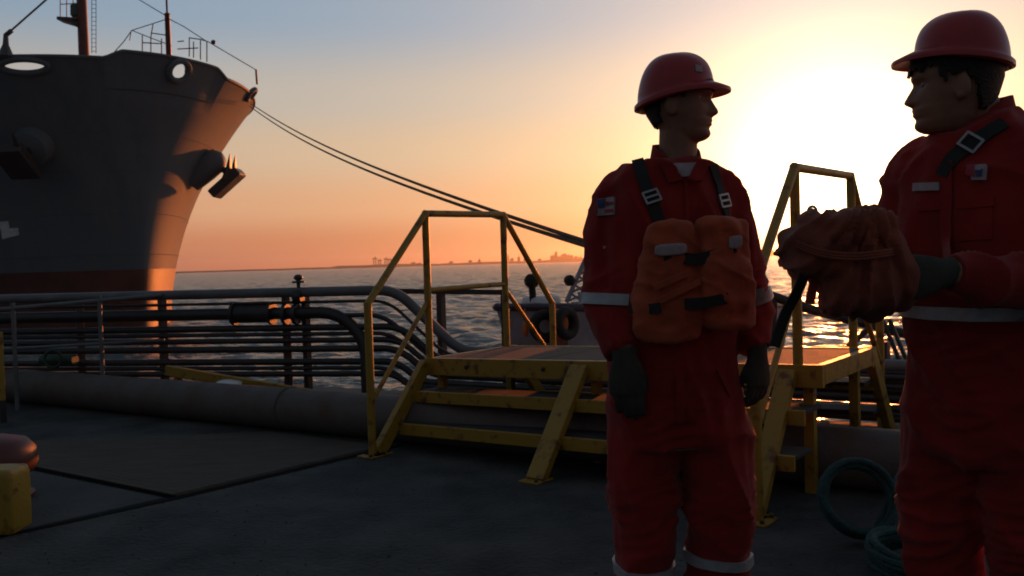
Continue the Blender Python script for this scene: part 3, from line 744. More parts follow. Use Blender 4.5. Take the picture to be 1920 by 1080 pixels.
# ------------------------------------------------------------------ rope coils, left bollard and post
def coil(c, R, turns, tilt, label, name='rope_coil', hang=None):
    pts = []; T = Matrix.Rotation(tilt, 3, 'X') @ Matrix.Identity(3)
    for k in range(turns*28+1):
        a_ = 2*math.pi*k/28; tr = k/28
        rr = R*(1+.05*math.sin(tr*2.3)+.04*noise.noise(Vector((k*.09, c[0], 0)))); z = (tr % 4)*.020+.012*math.sin(a_*2+tr)+(tr//4)*.016
        pts.append(Vector(c)+T@Vector((rr*math.cos(a_), rr*math.sin(a_), z)))
    if hang: pts += [Vector(h) for h in hang]
    mb = MB(); mb.tube(pts, .0135, 8); return tag(part(name, mb, M['teal'], loc=tuple(c)), label, 'rope')
c = G(1615, 1015); c.z = .155
coil(c+Vector((0, .06, 0)), .145, 7, math.radians(62), 'teal rope coiled in an upright ring on the ground beside the big pipe')
c2 = G(1725, 1075); c2.z = .02
coil(c2, .17, 9, math.radians(8), 'heap of teal rope lying flat on the ground behind the right man')
c3 = Q(1700, 905, 3.75)
mb = MB(); mb.tube(spline([Q(1640, 1000, 3.5), Q(1672, 930, 3.6), Q(1692, 885, 3.75), Q(1730, 872, 3.9), Q(1760, 900, 3.9), Q(1765, 990, 3.6), G(1750, 1040)], 8), .016, 8)
tag(part('rope_bight', mb, M['teal'], loc=tuple(c3)), 'loop of teal rope rising over the big pipe beside the right man', 'rope')

p = G(-8, 1002)
yp = thing('yellow_stop', 'stubby yellow steel stop at the left edge in front of the red bollard', 'bollard', tuple(p))
mb = MB(); mb.pad(p+Vector((0, .06, .145)), (.098, 0, 0), (0, .09, 0), (0, 0, .16), .22); part('body', mb, M['yellow'], yp)
p = Q(-14, 900, 4.55); p.z = 0
rb = thing('mooring_bollard', 'dull red mushroom bollard cap at the left edge behind the yellow stop', 'bollard', tuple(p))
mb = MB(); mb.lathe(p, [(.20, 0), (.20, .03), (.13, .06), (.12, .13)], 24); part('base', mb, M['shipred'], rb)
mb = MB(); mb.lathe(p, [(.12, .128), (.20, .15), (.222, .20), (.215, .27), (.17, .325), (.08, .35), (.01, .355)], 28); part('cap', mb, M['shipred'], rb, smooth=60)
a, b = Q(4, 620, 7.1), G(5, 792)
lp_ = thing('marker_post', 'slim yellow and black post at the left edge in front of the pipes', 'post', (b.x, b.y, 0))
mb = MB(); mb.bar(Vector((b.x, b.y, 0)), Vector((b.x, b.y, .18)), .05, .05); part('foot', mb, M['pipe'], lp_, smooth=0)
mb = MB(); mb.bar(Vector((b.x, b.y, .181)), Vector((b.x, b.y, .75)), .05, .05); part('shaft', mb, M['yellow'], lp_, smooth=0, bevel=.005)

# ------------------------------------------------------------------ people
def interp(z, tab):
    a_ = np.array(tab); return float(np.interp(z, a_[:, 0], a_[:, 1]))
HF = [(0, .066), (.006, .080), (.015, .089), (.025, .089), (.036, .083), (.046, .088), (.052, .0865), (.058, .090), (.066, .086), (.075, .086), (.09, .086), (.105, .085), (.12, .083), (.135, .090), (.155, .090), (.18, .082), (.205, .060), (.222, .034), (.23, .008)]
HBk = [(0, .030), (.02, .045), (.05, .068), (.08, .088), (.12, .101), (.16, .103), (.19, .090), (.21, .068), (.224, .036), (.23, .008)]
HW = [(0, .032), (.01, .043), (.03, .054), (.06, .063), (.09, .070), (.12, .074), (.16, .076), (.19, .066), (.21, .05), (.224, .026), (.23, .006)]
NOSE = [(.064, 0), (.070, .012), (.074, .021), (.080, .027), (.088, .023), (.10, .016), (.113, .009), (.124, .004), (.135, 0)]
def head_pts(fat=1.0):
    rings = []
    for i in range(56):
        z = .23*i/55; f, b, w = interp(z, HF), interp(z, HBk), interp(z, HW)*fat; nz = interp(z, NOSE); ring = []
        for k in range(72):
            a_ = 2*math.pi*k/72; c, s = math.cos(a_), math.sin(a_)
            x = (f if c > 0 else b)*math.copysign(abs(c)**.88, c); y = w*math.copysign(abs(s)**.9, s)
            if c > 0:
                x += nz*math.exp(-(y/(.012+.008*math.exp(-((z-.078)/.012)**2)))**2)
                x += .006*math.exp(-((z-.0465)/.005)**2-(y/.021)**2)+.006*math.exp(-((z-.0575)/.0045)**2-(y/.021)**2)
                x += .004*math.exp(-((z-.137)/.008)**2-(y/.05)**2)
                x -= .010*(math.exp(-((z-.117)/.011)**2-((y-.032)/.015)**2)+math.exp(-((z-.117)/.011)**2-((y+.032)/.015)**2))
                x -= .004*math.exp(-((z-.052)/.0018)**2-(y/.022)**2)
            ring.append(Vector((x, y, z)))
        rings.append(ring)
    return rings
class Person:
    def __init__(s, label, loc):
        s.root = thing('person', label, 'person', loc)
        s.body = MB(); s.cov = MB()
    def limb(s, pts, sk=.62, cov=True, n=18):             # pts: (x,y,z,r)
        sp = spline([tuple(p)+(r,) for p, r in pts], 6)
        P = [Vector(q[:3]) for q in sp]
        if cov: s.cov.tube(P, [q[3] for q in sp], n)
        s.body.tube(P, [q[3]*sk for q in sp], n)
    def torso(s, rings, fwd, sk=.84):                      # rings: (centre, half width, half depth)
        fwd = Vector(fwd).normalized(); sd = Vector((fwd.y, -fwd.x, 0))
        sp = spline([tuple(c)+(w, d) for c, w, d in rings], 5)
        for mb_, k in ((s.cov, 1), (s.body, sk)):
            R_ = []
            for q in sp:
                c = Vector(q[:3]); ring = []
                for i in range(32):
                    a_ = 2*math.pi*i/32; cc, ss = math.cos(a_), math.sin(a_)
                    ring.append(c+sd*math.copysign(abs(cc)**.8, cc)*q[3]*k+fwd*math.copysign(abs(ss)**.85, ss)*q[4]*k)
                R_.append(ring)
            mb_.loft(R_)
    def head(s, base, fwd, tilt=0., fat=1.0, roll=0.):
        fwd = Vector(fwd).normalized(); lf = Vector((-fwd.y, fwd.x, 0))
        B_ = Matrix((fwd, lf, (0, 0, 1))).transposed() @ Matrix.Rotation(tilt, 3, 'Y'); base = Vector(base)
        s.HM = lambda v: base+B_@Vector(v)
        s.body.loft([[s.HM(p) for p in r] for r in head_pts(fat)])
        for sg in (-1, 1):                                 # ears
            rr = B_@Matrix.Rotation(-sg*.35, 3, 'Z'); s.body.ball(s.HM((-.012, sg*.077*fat, .098)), .019, .008, .032, rot=rr)
            s.body.ball(s.HM((-.008, sg*.077*fat, .078)), .010, .008, .012, rot=rr)
        for sg in (-1, 1):
            mb_ = MB(); mb_.ball(s.HM((.061, sg*.031, .117)), .0120); part('eye', mb_, M['eye'], s.root)
        # hair: a shell over the back and the sides of the skull
        mb_ = MB(); rings = head_pts(fat); vs = []; fs = []
        n_ = 72
        for i, r in enumerate(rings):
            for p in r:
                d = Vector((p.x, p.y, (p.z-.12)*.5)).normalized(); vs.append(s.HM(p+d*.006))
        for i in range(55):
            for k in range(n_):
                z = .23*i/55; a_ = abs(((k+.5)/n_*360+180) % 360-180)
                lim = .150 if a_ < 66 else (.150-(a_-66)*.0030 if a_ < 80 else (.125 if a_ < 104 else max(.050, .125-(a_-104)*.0035)))
                lim += .006*math.sin(k*2.1)+.004*math.sin(k*5.3)
                if z > lim: fs.append((i*n_+k, i*n_+(k+1) % n_, (i+1)*n_+(k+1) % n_, (i+1)*n_+k))
        mb_.add(vs, fs); o = part('hair', mb_, M['hair'], s.root); sm = o.modifiers.new('t', 'SOLIDIFY'); sm.thickness = .008; sm.offset = 0
    def helmet(s, c, fwd, hl, hw, zf, zb, zt, brim=.05, drop=.018):
        """dome with a rolled rim, a peak in front; c: centre, zf/zb: rim height front and back"""
        fwd = Vector(fwd).normalized(); lf = Vector((-fwd.y, fwd.x, 0)); c = Vector((c[0], c[1], 0))
        n_ = 64; rings = []
        def P(x, y, z): return c+fwd*x+lf*y+Vector((0, 0, z))
        def zr(x): return zb+(zf-zb)*(x/hl*.5+.5)
        def rim(a_, k, dz):
            cx = max(0, math.cos(a_)); e = .010+brim*cx**2.2; x, y = math.cos(a_), math.sin(a_)
            X, Y = x*(hl+e*k), y*(hw+e*k*.8); return P(X, Y, zr(max(-hl, min(hl, x*hl)))+dz-drop*k*(.35+.65*cx**2))
        A_ = [2*math.pi*k/n_ for k in range(n_)]
        rings.append([rim(a_, .0, -.020) for a_ in A_]); rings.append([rim(a_, .55, -.012) for a_ in A_]); rings.append([rim(a_, .97, -.010) for a_ in A_]); rings.append([rim(a_, 1.0, -.004) for a_ in A_]); rings.append([rim(a_, .96, .001) for a_ in A_])
        rings.append([rim(a_, .5, .003) for a_ in A_])
        for j in range(15):
            ph = j/15*math.pi/2; cr_ = math.cos(ph)**.72; ring = []
            for a_ in A_:
                x, y = math.cos(a_)*hl*cr_*(1-.0), math.sin(a_)*hw*cr_
                z = zr(x)+(zt-zr(x))*math.sin(ph)**1.05
                if j > 2: z += .006*math.exp(-(y/.018)**2)*min(1, (j-2)/4)
                ring.append(P(x, y, z+.004))
            rings.append(ring)
        rings.append([P(math.cos(a_)*.004, math.sin(a_)*.004, zt+.010) for a_ in A_])
        mb_ = MB(); mb_.loft(rings, cap=False); m_ = len(rings); mb_.f.append(tuple((m_-1)*n_+k for k in range(n_)))
        # inside of the shell
        inn = [[P(math.cos(a_)*hl*.96*cr_, math.sin(a_)*hw*.96*cr_, zr(math.cos(a_)*hl*cr_)-.02+(zt-.012-zr(0))*sn) for a_ in A_] for cr_, sn in ((1, 0), (.8, .55), (.4, .85), (.05, .93))]
        mb_.loft(inn, cap=False)
        o = part('helmet', mb_, M['helmet'], s.root, smooth=50); return o
    def hand(s, wrist, d, nrm, thumb, k=1.0, curl=.5):
        """hand on a wrist: d towards the fingers, nrm the way the palm faces, thumb the side of the thumb"""
        d = Vector(d).normalized(); th = Vector(thumb); th = (th-d*th.dot(d)).normalized(); nn = d.cross(th); nn = nn if nn.dot(Vector(nrm)) > 0 else -nn
        w = Vector(wrist); gl = MB()
        for mb_, e in ((s.body, 1.0), (gl, 1.22)):
            rr = []
            for t, hw_, ht in ((-.03, .027, .022), (0, .028, .020), (.03, .037, .018), (.06, .042, .016), (.09, .041, .013), (.098, .035, .009)):
                c = w+d*t*k; rr.append([c+th*math.cos(a_)*hw_*e*k+nn*math.sin(a_)*ht*e*k for a_ in [2*math.pi*i/16 for i in range(16)]])
            mb_.loft(rr)
            for i, (off, L_) in enumerate(((.031, .072), (.0105, .080), (-.0105, .074), (-.030, .058))):
                p = w+d*.088*k+th*off*k; dirn = d.copy(); pts = [p-d*.02*k]; a_ = 0
                for seg, f_ in ((.45, .6), (.32, 1.), (.23, .8)):
                    pts.append(p.copy()); a_ += curl*f_; dv = (d*math.cos(a_)+nn*math.sin(a_)); p = p+dv*L_*seg*k
                pts.append(p); mb_.tube(pts, [.0095*e*k, .0098*e*k, .0090*e*k, .0082*e*k, .0058*e*k], 10)
            p = w+d*.025*k+th*.028*k; pts = [w+d*.01*k+th*.015*k, p, p+(th*.35+d*.8+nn*.35)*.036*k, p+(th*.28+d*1.5+nn*.8)*.045*k]
            mb_.tube(pts, [.013*e*k, .0135*e*k, .011*e*k, .008*e*k], 10)
        me = remesh(gl, .004, 2); o = finish(me, 'glove', M['glove'], s.root, 180); return o
    def done(s, m, fold, voxel=.008):
        s.coverall = finish(remesh(s.cov, voxel, 6, fold), 'coverall', m, s.root, 180)
        finish(remesh(s.body, .0045, 1), 'body', M['skin'], s.root, 180)

def folds(centers, amp=1.0):
    """cloth folds: slack drapes everywhere, tight creases round the joints; centers: (point, radius, strength)"""
    def fn(p):
        d = .013*amp*(noise.noise(Vector((p.x*9, p.y*9, p.z*4.0)))) + .006*amp*noise.noise(Vector((p.x*24, p.y*24, p.z*11)))
        r1 = 1-abs(noise.noise(Vector((p.x*6+3, p.y*6, p.z*5+p.x*5)))); d += .017*amp*(r1**5-.25)
        for c, rad, k in centers:
            q = (p-c).length/rad
            if q < 1.6:
                e = math.exp(-q*q*2); w = 1-abs(noise.noise(Vector((p.x*7+p.z*5, p.y*7, p.z*26-p.x*9))))
                d += k*.024*e*(w**3-.40)
        return d
    return fn
def ribbon(path, w, th, nrm_fn, m, name, parent, smooth=60):
    """flat strap following points, lying with its face along the given normals"""
    mb_ = MB(); rings = []
    for i, p in enumerate(path):
        p = Vector(p); t = (Vector(path[min(i+1, len(path)-1)])-Vector(path[max(i-1, 0)])).normalized()
        nn = Vector(nrm_fn(p)); nn = (nn-t*nn.dot(t)).normalized(); x = t.cross(nn)
        rings.append([p+x*w/2+nn*th/2, p-x*w/2+nn*th/2, p-x*w/2-nn*th/2, p+x*w/2-nn*th/2])
    mb_.loft(rings); return part(name, mb_, m, parent, smooth=smooth)
from mathutils.bvhtree import BVHTree
def shrink(obj):
    """closest-surface lookup on a garment (world space)"""
    off = rootloc(obj); me = obj.data
    bv = BVHTree.FromPolygons([v.co+off for v in me.vertices], [tuple(p.vertices) for p in me.polygons]); return bv
def hit(bv, px, py):
    l, n_, i_, d_ = bv.ray_cast(Vector((0, 0, EYE)), ray(px, py).normalized())
    return l, n_
def surface_strap(bv, pix, w, th, m, name, parent, lift=.006, n=6):
    pts = []
    for q in spline(pix, n):
        l, nn = hit(bv, q[0], q[1])
        if l is None: continue
        pts.append((l, nn))
    P = [l+nn*lift for l, nn in pts]
    for _ in range(2): P = [P[0]]+[(P[i-1]+P[i]*2+P[i+1])/4 for i in range(1, len(P)-1)]+[P[-1]]
    tab = {tuple(p): nn for p, (l, nn) in zip(P, pts)}
    return ribbon(P, w, th, lambda p: tab[tuple(p)], m, name, parent)
def band(bv, center, axis_pts, rad, w, m, name, parent, lift=.009, n=72):
    """tape wrapped round a limb: rays from outside towards the limb's axis"""
    a_, b_ = Vector(axis_pts[0]), Vector(axis_pts[1]); ax = (b_-a_).normalized(); x = ax.cross(Vector((0, 1, 0)))
    if x.length < .1: x = ax.cross(Vector((1, 0, 0)))
    x.normalize(); y = ax.cross(x); c = Vector(center); rings = []
    for k in range(n):
        t = 2*math.pi*k/n; d = x*math.cos(t)+y*math.sin(t); row = []
        for s_ in (-.5, .5):
            o_ = c+ax*w*s_+d*rad; l, nn, i_, ds = bv.ray_cast(o_, -d, rad)
            if l is None: l = c+ax*w*s_+d*rad*.6
            row.append(l)
        rings.append((row, d))
    mb_ = MB(); vs = []; fs = []
    for row, d in rings: vs += [row[0]+d*lift, row[1]+d*lift, row[1]-d*.01, row[0]-d*.01]
    for k in range(n):
        j = (k+1) % n
        for e in range(4): fs.append((k*4+e, j*4+e, j*4+(e+1) % 4, k*4+(e+1) % 4))
    mb_.add(vs, fs); return part(name, mb_, m, parent, smooth=60)

# ---- the man in the life vest (centre)
D1 = 2.5
P1 = Person('man in red coverall and red helmet wearing an orange life vest, facing right', (Q(1275, 1200, D1).x, D1, 0))
def q1(px, py, dd=0.): return Q(px, py, D1+dd)
T1 = [(q1(1262, 301, .02), .080, .060), (q1(1257, 310, .01), .130, .085), (q1(1252, 332, .01), .160, .098), (q1(1250, 360, .01), .176, .110), (q1(1249, 400), .185, .122), (q1(1251, 500), .182, .130), (q1(1257, 600), .178, .128),
      (q1(1264, 690), .186, .130), (q1(1272, 770), .196, .134), (q1(1275, 830), .192, .130)]
P1.torso(T1, (.12, -1, 0))
RS, RE, RWr = q1(1154, 373, .02), q1(1139, 545, .01), q1(1172, 672, -.145)
P1.limb([(q1(1190, 356, .01), .056), (RS, .064), (q1(1143, 450, .04), .068), (RE, .066), (q1(1150, 610, -.06), .062), (q1(1169, 662, -.125), .054)])
LS, LE, LWr = q1(1346, 363, .02), q1(1398, 545, .04), q1(1420, 664, -.03)
P1.limb([(q1(1316, 350, .01), .056), (LS, .064), (q1(1376, 450, .04), .066), (LE, .060), (q1(1410, 610, .01), .054), (q1(1419, 655, -.02), .048)])
P1.limb([(q1(1226, 760), .108), (q1(1211, 830), .106), (q1(1206, 940, -.01), .094), (q1(1204, 1040), .086), (q1(1204, 1120, .01), .083), (q1(1204, 1195, .02), .080)])
P1.limb([(q1(1324, 760), .110), (q1(1340, 830), .108), (q1(1352, 930, -.02), .096), (q1(1346, 1030), .082), (q1(1343, 1110, .01), .078), (q1(1343, 1195, .02), .076)])
P1.body.tube([q1(1270, 330, .02), q1(1271, 285, .01), q1(1272, 235, .0)], [.062, .056, .055], 20)
f1 = Vector((.93, -.36, 0)).normalized(); hb1 = q1(1274, 266); 
P1.head(hb1, f1, .04)
_h = P1.helmet(q1(1266, 180), f1, .110, .099, 1.698, 1.650, 1.786, .040); bvh1 = shrink(_h)
P1.hand(RWr, (.06, -.06, -1), (.25, .95, 0), (.95, -.25, 0), 1.06, .26)
P1.hand(LWr, (.0, -.05, -1), (-.6, .8, 0), (-.8, -.6, 0), 1.0, .42)
P1.done(M['cloth'], folds([(RE, .12, 1.1), (LE, .12, 1.1), (q1(1206, 950), .16, 1.1), (q1(1350, 940), .16, 1.1), (q1(1275, 780, -.1), .16, .9), (RS, .1, .6), (LS, .1, .6), (q1(1204, 1130), .14, 1.0), (q1(1343, 1120), .14, 1.0)]))
for px in (1204, 1343):                                   # boots
    b = q1(px, 1195); mb = MB(); mb.pad(Vector((b.x, D1-.06, .045)), (.052, 0, 0), (0, .14, 0), (0, 0, .045), .5); mb.tube([Vector((b.x, D1+.02, .05)), Vector((b.x, D1+.02, .16))], .06, 14); part('boot', mb, M['boots'], P1.root)
bv1 = shrink(P1.coverall)
band(bv1, q1(1140, 560, .01), (RS, RE+Vector((.01, 0, -.05))), .13, .032, M['reflect'], 'reflective_band', P1.root)
band(bv1, q1(1402, 562, .03), (LS, LE), .13, .03, M['reflect'], 'reflective_band', P1.root)
band(bv1, q1(1204, 1066), (q1(1196, 900), q1(1206, 1190)), .118, .030, M['reflect'], 'reflective_band', P1.root)
band(bv1, q1(1344, 1044), (q1(1356, 900), q1(1338, 1190)), .118, .030, M['reflect'], 'reflective_band', P1.root)
# collar and undershirt
def collar(P_, c, fwd, r, h, m, name, gap=.35, flare=.018, drop=.05, th=.006):
    fwd = Vector(fwd).normalized(); lf = Vector((-fwd.y, fwd.x, 0)); rings = []
    for k in range(41):
        a_ = gap+(2*math.pi-2*gap)*k/40; fr_ = .5+.5*math.cos(a_); d = fwd*math.cos(a_)+lf*math.sin(a_)
        dz = -drop*fr_**2; c0 = Vector(c)+Vector((0, 0, dz))
        lo = c0+d*(r+flare+.012*fr_)+Vector((0, 0, -h*.55)); hi = c0+d*r+Vector((0, 0, h*.5-.008*fr_)); mid = c0+d*(r+.004)+Vector((0, 0, -h*.1))
        rings.append([lo+d*th, mid+d*th, hi+d*th*.5, hi-d*th*.5, mid-d*th, lo-d*th])
    mb_ = MB(); mb_.loft(rings); return part(name, mb_, m, P_.root, smooth=70)
collar(P1, q1(1268, 286, .008), (.25, -1, 0), .066, .064, M['cloth'], 'collar', .42, .024, .060)
collar(P1, q1(1271, 296, .002), (.25, -1, 0), .060, .030, M['patch'], 'undershirt', .02, .008, .040, .004)
FRONT = ((1258, 309), (1306, 306), (1292, 330), (1276, 331))
# harness straps of the vest, with buckles
surface_strap(bv1, [(1196, 302), (1208, 340), (1222, 380), (1240, 428)], .034, .004, M['strap'], 'shoulder_strap', P1.root)
surface_strap(bv1, [(1334, 310), (1345, 345), (1355, 385), (1366, 420)], .030, .004, M['strap'], 'shoulder_strap', P1.root)
surface_strap(bv1, [(1285, 335), (1288, 380), (1290, 430)], .010, .004, M['cloth2'], 'zip_placket', P1.root, .003)
for px, py in ((1221, 372), (1353, 378)):
    l, nn = hit(bv1, px, py); up = Vector((.30 if px < 1300 else .18, 0, -1)).normalized(); x = nn.cross(up).normalized(); up = x.cross(nn); c = l+nn*.012
    mb = MB()
    for s in (-1, 0, 1): mb.bar(c+up*s*.017-x*.021, c+up*s*.017+x*.021, .006, .005, up=nn)
    for s in (-1, 1): mb.bar(c+x*s*.021-up*.019, c+x*s*.021+up*.019, .006, .0045, up=nn)
    part('buckle', mb, M['metal'], P1.root, smooth=0)
# sleeve patch
l, nn = hit(bv1, 1137, 389); up = Vector((0, 0, 1)); up = (up-nn*up.dot(nn)).normalized(); x = up.cross(nn).normalized()
def tile(c, nn, x, up, u0, u1, v0, v1, lift, m, name, parent):
    mb_ = MB(); c_ = c+x*(u0+u1)/2+up*(v0+v1)/2+nn*lift; mb_.box(c_, x*(u1-u0)/2, up*(v1-v0)/2, nn*.002); return part(name, mb_, m, parent, smooth=0)
def ptile(bv, pts, lift, m, name, parent, n=6):            # cloth patch that follows the garment; pts: four pixel corners
    mb_ = MB(); vs = []
    for e in (lift, -.004):
        for i in range(n+1):
            for j in range(n+1):
                s_, t_ = i/n, j/n
                px = (pts[0][0]*(1-s_)+pts[1][0]*s_)*(1-t_)+(pts[3][0]*(1-s_)+pts[2][0]*s_)*t_; py = (pts[0][1]*(1-s_)+pts[1][1]*s_)*(1-t_)+(pts[3][1]*(1-s_)+pts[2][1]*s_)*t_
                l, nn = hit(bv, px, py)
                if l is None: return None
                vs.append(l+nn*e)
    m_ = n+1; fs = []
    for i in range(n):
        for j in range(n):
            a_ = i*m_+j; fs.append((a_, a_+1, a_+m_+1, a_+m_)); b_ = a_+m_*m_; fs.append((b_, b_+m_, b_+m_+1, b_+1))
    edge = [i*m_ for i in range(m_)]+[n*m_+j for j in range(1, m_)]+[i*m_+n for i in range(n-1, -1, -1)]+[j for j in range(n-1, 0, -1)]
    for a_, b_ in zip(edge, edge[1:]+edge[:1]): fs.append((a_, b_, b_+m_*m_, a_+m_*m_))
    mb_.add(vs, fs); return part(name, mb_, m, parent, smooth=30)
ptile(bv1, [(1123, 374), (1154, 371), (1153, 403), (1121, 404)], .007, M['patch'], 'sleeve_patch', P1.root)
ptile(bv1, [(1124, 375), (1137, 374), (1136, 388), (1123, 389)], .0095, M['patchblue'], 'patch_corner', P1.root)
for y_ in (380, 394): ptile(bv1, [(1138, y_), (1153, y_-1), (1153, y_+4), (1138, y_+5)], .0095, M['patchred'], 'patch_stripe', P1.root, 3)
ptile(bv1, [(1131, 461), (1137, 461), (1137, 467), (1131, 467)], .004, M['orange'], 'sleeve_dot', P1.root, 2)
ptile(bv1, FRONT, .006, M['patch'], 'shirt_front', P1.root)
ptile(bv1, ((1240, 308), (1262, 308), (1282, 336), (1254, 344)), .013, M['cloth'], 'collar_flap', P1.root)
ptile(bv1, ((1304, 306), (1326, 308), (1312, 342), (1288, 335)), .013, M['cloth'], 'collar_flap', P1.root)
# life vest: foam panels on webbing
VEST = MB()
def vest_panel(px0, py0, px1, py1, dep, th, yaw, skew=0., e=.38, m='vest', name='foam_panel', taper=0.):
    cx, cy = (px0+px1)/2, (py0+py1)/2; c = Q(cx, cy, D1+dep); w = (px1-px0)/2*(D1+dep)/F; h = (py1-py0)/2*(D1+dep)/F
    ax = Vector((math.cos(yaw), math.sin(yaw), 0)); nn = Vector((math.sin(yaw), -math.cos(yaw), 0)); up = Vector((skew, 0, 1)).normalized()
    mb_ = MB(); mb_.pad(c, ax*w, up*h, nn*th, e)
    out = []
    for v_ in mb_.v:
        d = Vector(v_)-c; k = d.z/h; d = d+ax*d.dot(ax)*(-k*taper)
        d = d+nn*(.007*noise.noise(Vector(v_)*18)+.008*(1-abs(noise.noise(Vector((v_[0]*9, v_[1]*9, v_[2]*24)))))**4-.25*(d.dot(ax))**2/max(w, .01)*.8); out.append(tuple(c+d))
    mb_.v = out; VEST.add(mb_.v, mb_.f)
vest_panel(1196, 412, 1304, 600, -.150, .034, -.18, .13, taper=.20)
vest_panel(1186, 545, 1316, 642, -.160, .030, -.14, .02, .42)
vest_panel(1308, 406, 1392, 500, -.150, .032, .22, -.04)
vest_panel(1306, 480, 1418, 585, -.158, .034, .26, -.08, taper=.1)
vest_panel(1316, 556, 1424, 618, -.150, .030, .34, 0, .45)
vest_panel(1296, 424, 1326, 612, -.138, .016, .0, 0)
vest_panel(1184, 560, 1236, 645, -.10, .030, -.75, .05)
vest_panel(1372, 410, 1398, 520, -.128, .026, .5, -.05)
vest_panel(1246, 440, 1366, 600, -.128, .026, .02, 0, .6)
finish(remesh(VEST, .0055, 5, lambda p: .004*noise.noise(p*26)+.006*((1-abs(noise.noise(Vector((p.x*11+p.z*6, p.y*8, p.z*17)))))**4-.25)), 'vest_front', M['vest'], P1.root, 180)
for (x0, y0, x1, y1) in ((1234, 566, 1312, 528), (1226, 540, 1290, 512)):
    P = [Vector(p) for p in spline([tuple(Q(x0+(x1-x0)*k/4, y0+(y1-y0)*k/4, D1-.206+.004*abs(k-2))) for k in range(5)], 4)]
    ribbon(P, .016, .008, lambda p: Vector((0, -1, 0)), M['vest'], 'vest_fold', P1.root)
def qv(px, py, dd): return Q(px, py, D1+dd)
def vstrap(pts, w, m='strap', name='vest_strap'):
    P = [Vector(p) for p in spline([tuple(qv(*p)) for p in pts], 5)]; return ribbon(P, w, .005, lambda p: Vector((p.x-q1(1262, 500).x, -.35, 0)), M[m], name, P1.root)
vstrap([(1246, 478, -.187), (1300, 486, -.190), (1340, 478, -.188), (1378, 462, -.176)], .032)
vstrap([(1180, 578, -.135), (1210, 580, -.175), (1238, 577, -.205)], .028)
vstrap([(1284, 570, -.206), (1325, 567, -.204), (1366, 558, -.197)], .030)
vstrap([(1400, 556, -.165), (1424, 550, -.10), (1432, 548, -.03)], .026)
for (px, py, w, h, dd) in ((1258, 468, 30, 11, -.196), (1379, 454, 13, 12, -.182)):
    mb = MB(); mb.pad(qv(px, py, dd), (w*.00146, 0, 0.002), (0, .008, 0), (0, 0, h*.00146), .5); part('vest_buckle', mb, M['patch'], P1.root)

# ---- the man holding the bundle (right)
D2 = 2.1
P2 = Person('man in red coverall at the right edge facing left with a bundle in his hands', (Q(1850, 900, D2).x, D2, 0))
def q2(px, py, dd=0.): return Q(px, py, D2+dd)
F2 = Vector((-.80, -.60, 0)); L2 = Vector((.60, -.80, 0))
T2 = [(q2(1838, 205, .02), .056, .060), (q2(1842, 232, .02), .100, .082), (q2(1848, 262, .02), .165, .110), (q2(1850, 320, .01), .190, .132), (q2(1846, 400), .196, .150), (q2(1846, 500), .192, .150), (q2(1850, 590), .186, .142),
      (q2(1852, 690), .190, .140), (q2(1854, 790), .194, .140), (q2(1854, 850), .190, .138)]
P2.torso(T2, F2)
c2_ = Vector((q2(1850, 300).x, D2, 0))
def sh(side_, f_, py, dd=0): # a point offset to his left (+) or right (-) and forward
    p = c2_+L2*side_+F2*f_; d = ray(1850, py); return Vector((p.x, p.y, EYE+d.z/d.y*D2))
lS, lE, lW = sh(.19, 0, 300), sh(.27, .03, 530), Q(1768, 512, 1.83)
P2.limb([(sh(.13, 0, 268), .064), (lS, .074), (sh(.245, .0, 420), .070), (lE, .064), (lE.lerp(lW, .5)+Vector((0, 0, -.012)), .056), (lE.lerp(lW, .95), .046)])
rS, rE, rW = sh(-.175, .0, 306), sh(-.215, .06, 500), Q(1628, 492, 2.06)
P2.limb([(sh(-.12, 0, 272), .062), (rS, .070), (sh(-.205, .02, 410), .066), (rE, .060), (rE.lerp(rW, .55), .052), (rE.lerp(rW, .95), .045)])
P2.limb([(sh(.09, 0, 790), .114), (sh(.095, .01, 860), .112), (sh(.10, .02, 990), .100), (sh(.10, 0, 1120), .090), (sh(.10, 0, 1290), .084)])
P2.limb([(sh(-.09, 0, 790), .114), (sh(-.10, .01, 860), .112), (sh(-.105, .03, 990), .100), (sh(-.105, .01, 1120), .090), (sh(-.105, .01, 1290), .084)])
P2.body.tube([q2(1840, 275, .02), q2(1832, 225, .01), q2(1812, 170)], [.066, .061, .058], 20)
f2 = Vector((-.93, .36, 0)).normalized(); hb2 = q2(1790, 247)
P2.head(hb2, f2, .02, .98)
P2.helmet(q2(1803, 100), f2, .105, .101, 1.690, 1.650, 1.772, .044, .020)
P2.hand(lW, (-.97, .02, -.12), (-.1, .9, .1), (-.1, .1, 1), .95, .62)
P2.hand(rW, (-.85, -.35, -.05), (-.3, -.9, .1), (-.1, -.1, 1), 1.0, .5)
P2.done(M['cloth2'], folds([(lE, .13, 1.2), (rE, .12, 1.1), (lS, .13, .8), (rS, .12, .8), (sh(.1, .1, 990), .17, 1.0), (sh(-.1, .1, 990), .17, 1.0), (sh(0, .13, 600), .16, .9), (sh(0, .13, 800), .16, .8)]))
for s_ in (-.105, .10):
    b = sh(s_, .05, 1200); mb = MB(); mb.pad(Vector((b.x, b.y, .045)), L2*.052, F2*.14, (0, 0, .045), .5); b2_ = sh(s_, 0, 1200); mb.tube([Vector((b2_.x, b2_.y, .05)), Vector((b2_.x, b2_.y, .16))], .062, 14); part('boot', mb, M['boots'], P2.root)
bv2 = shrink(P2.coverall)
collar(P2, q2(1836, 205, .02), (-.9, -.45, 0), .070, .062, M['cloth2'], 'collar', .25, .022, .050)
band(bv2, Vector((q2(1850, 582).x, D2, q2(1850, 582).z)), ((0, 0, 0), (0, 0, 1)), .45, .030, M['reflect'], 'reflective_belt', P2.root)
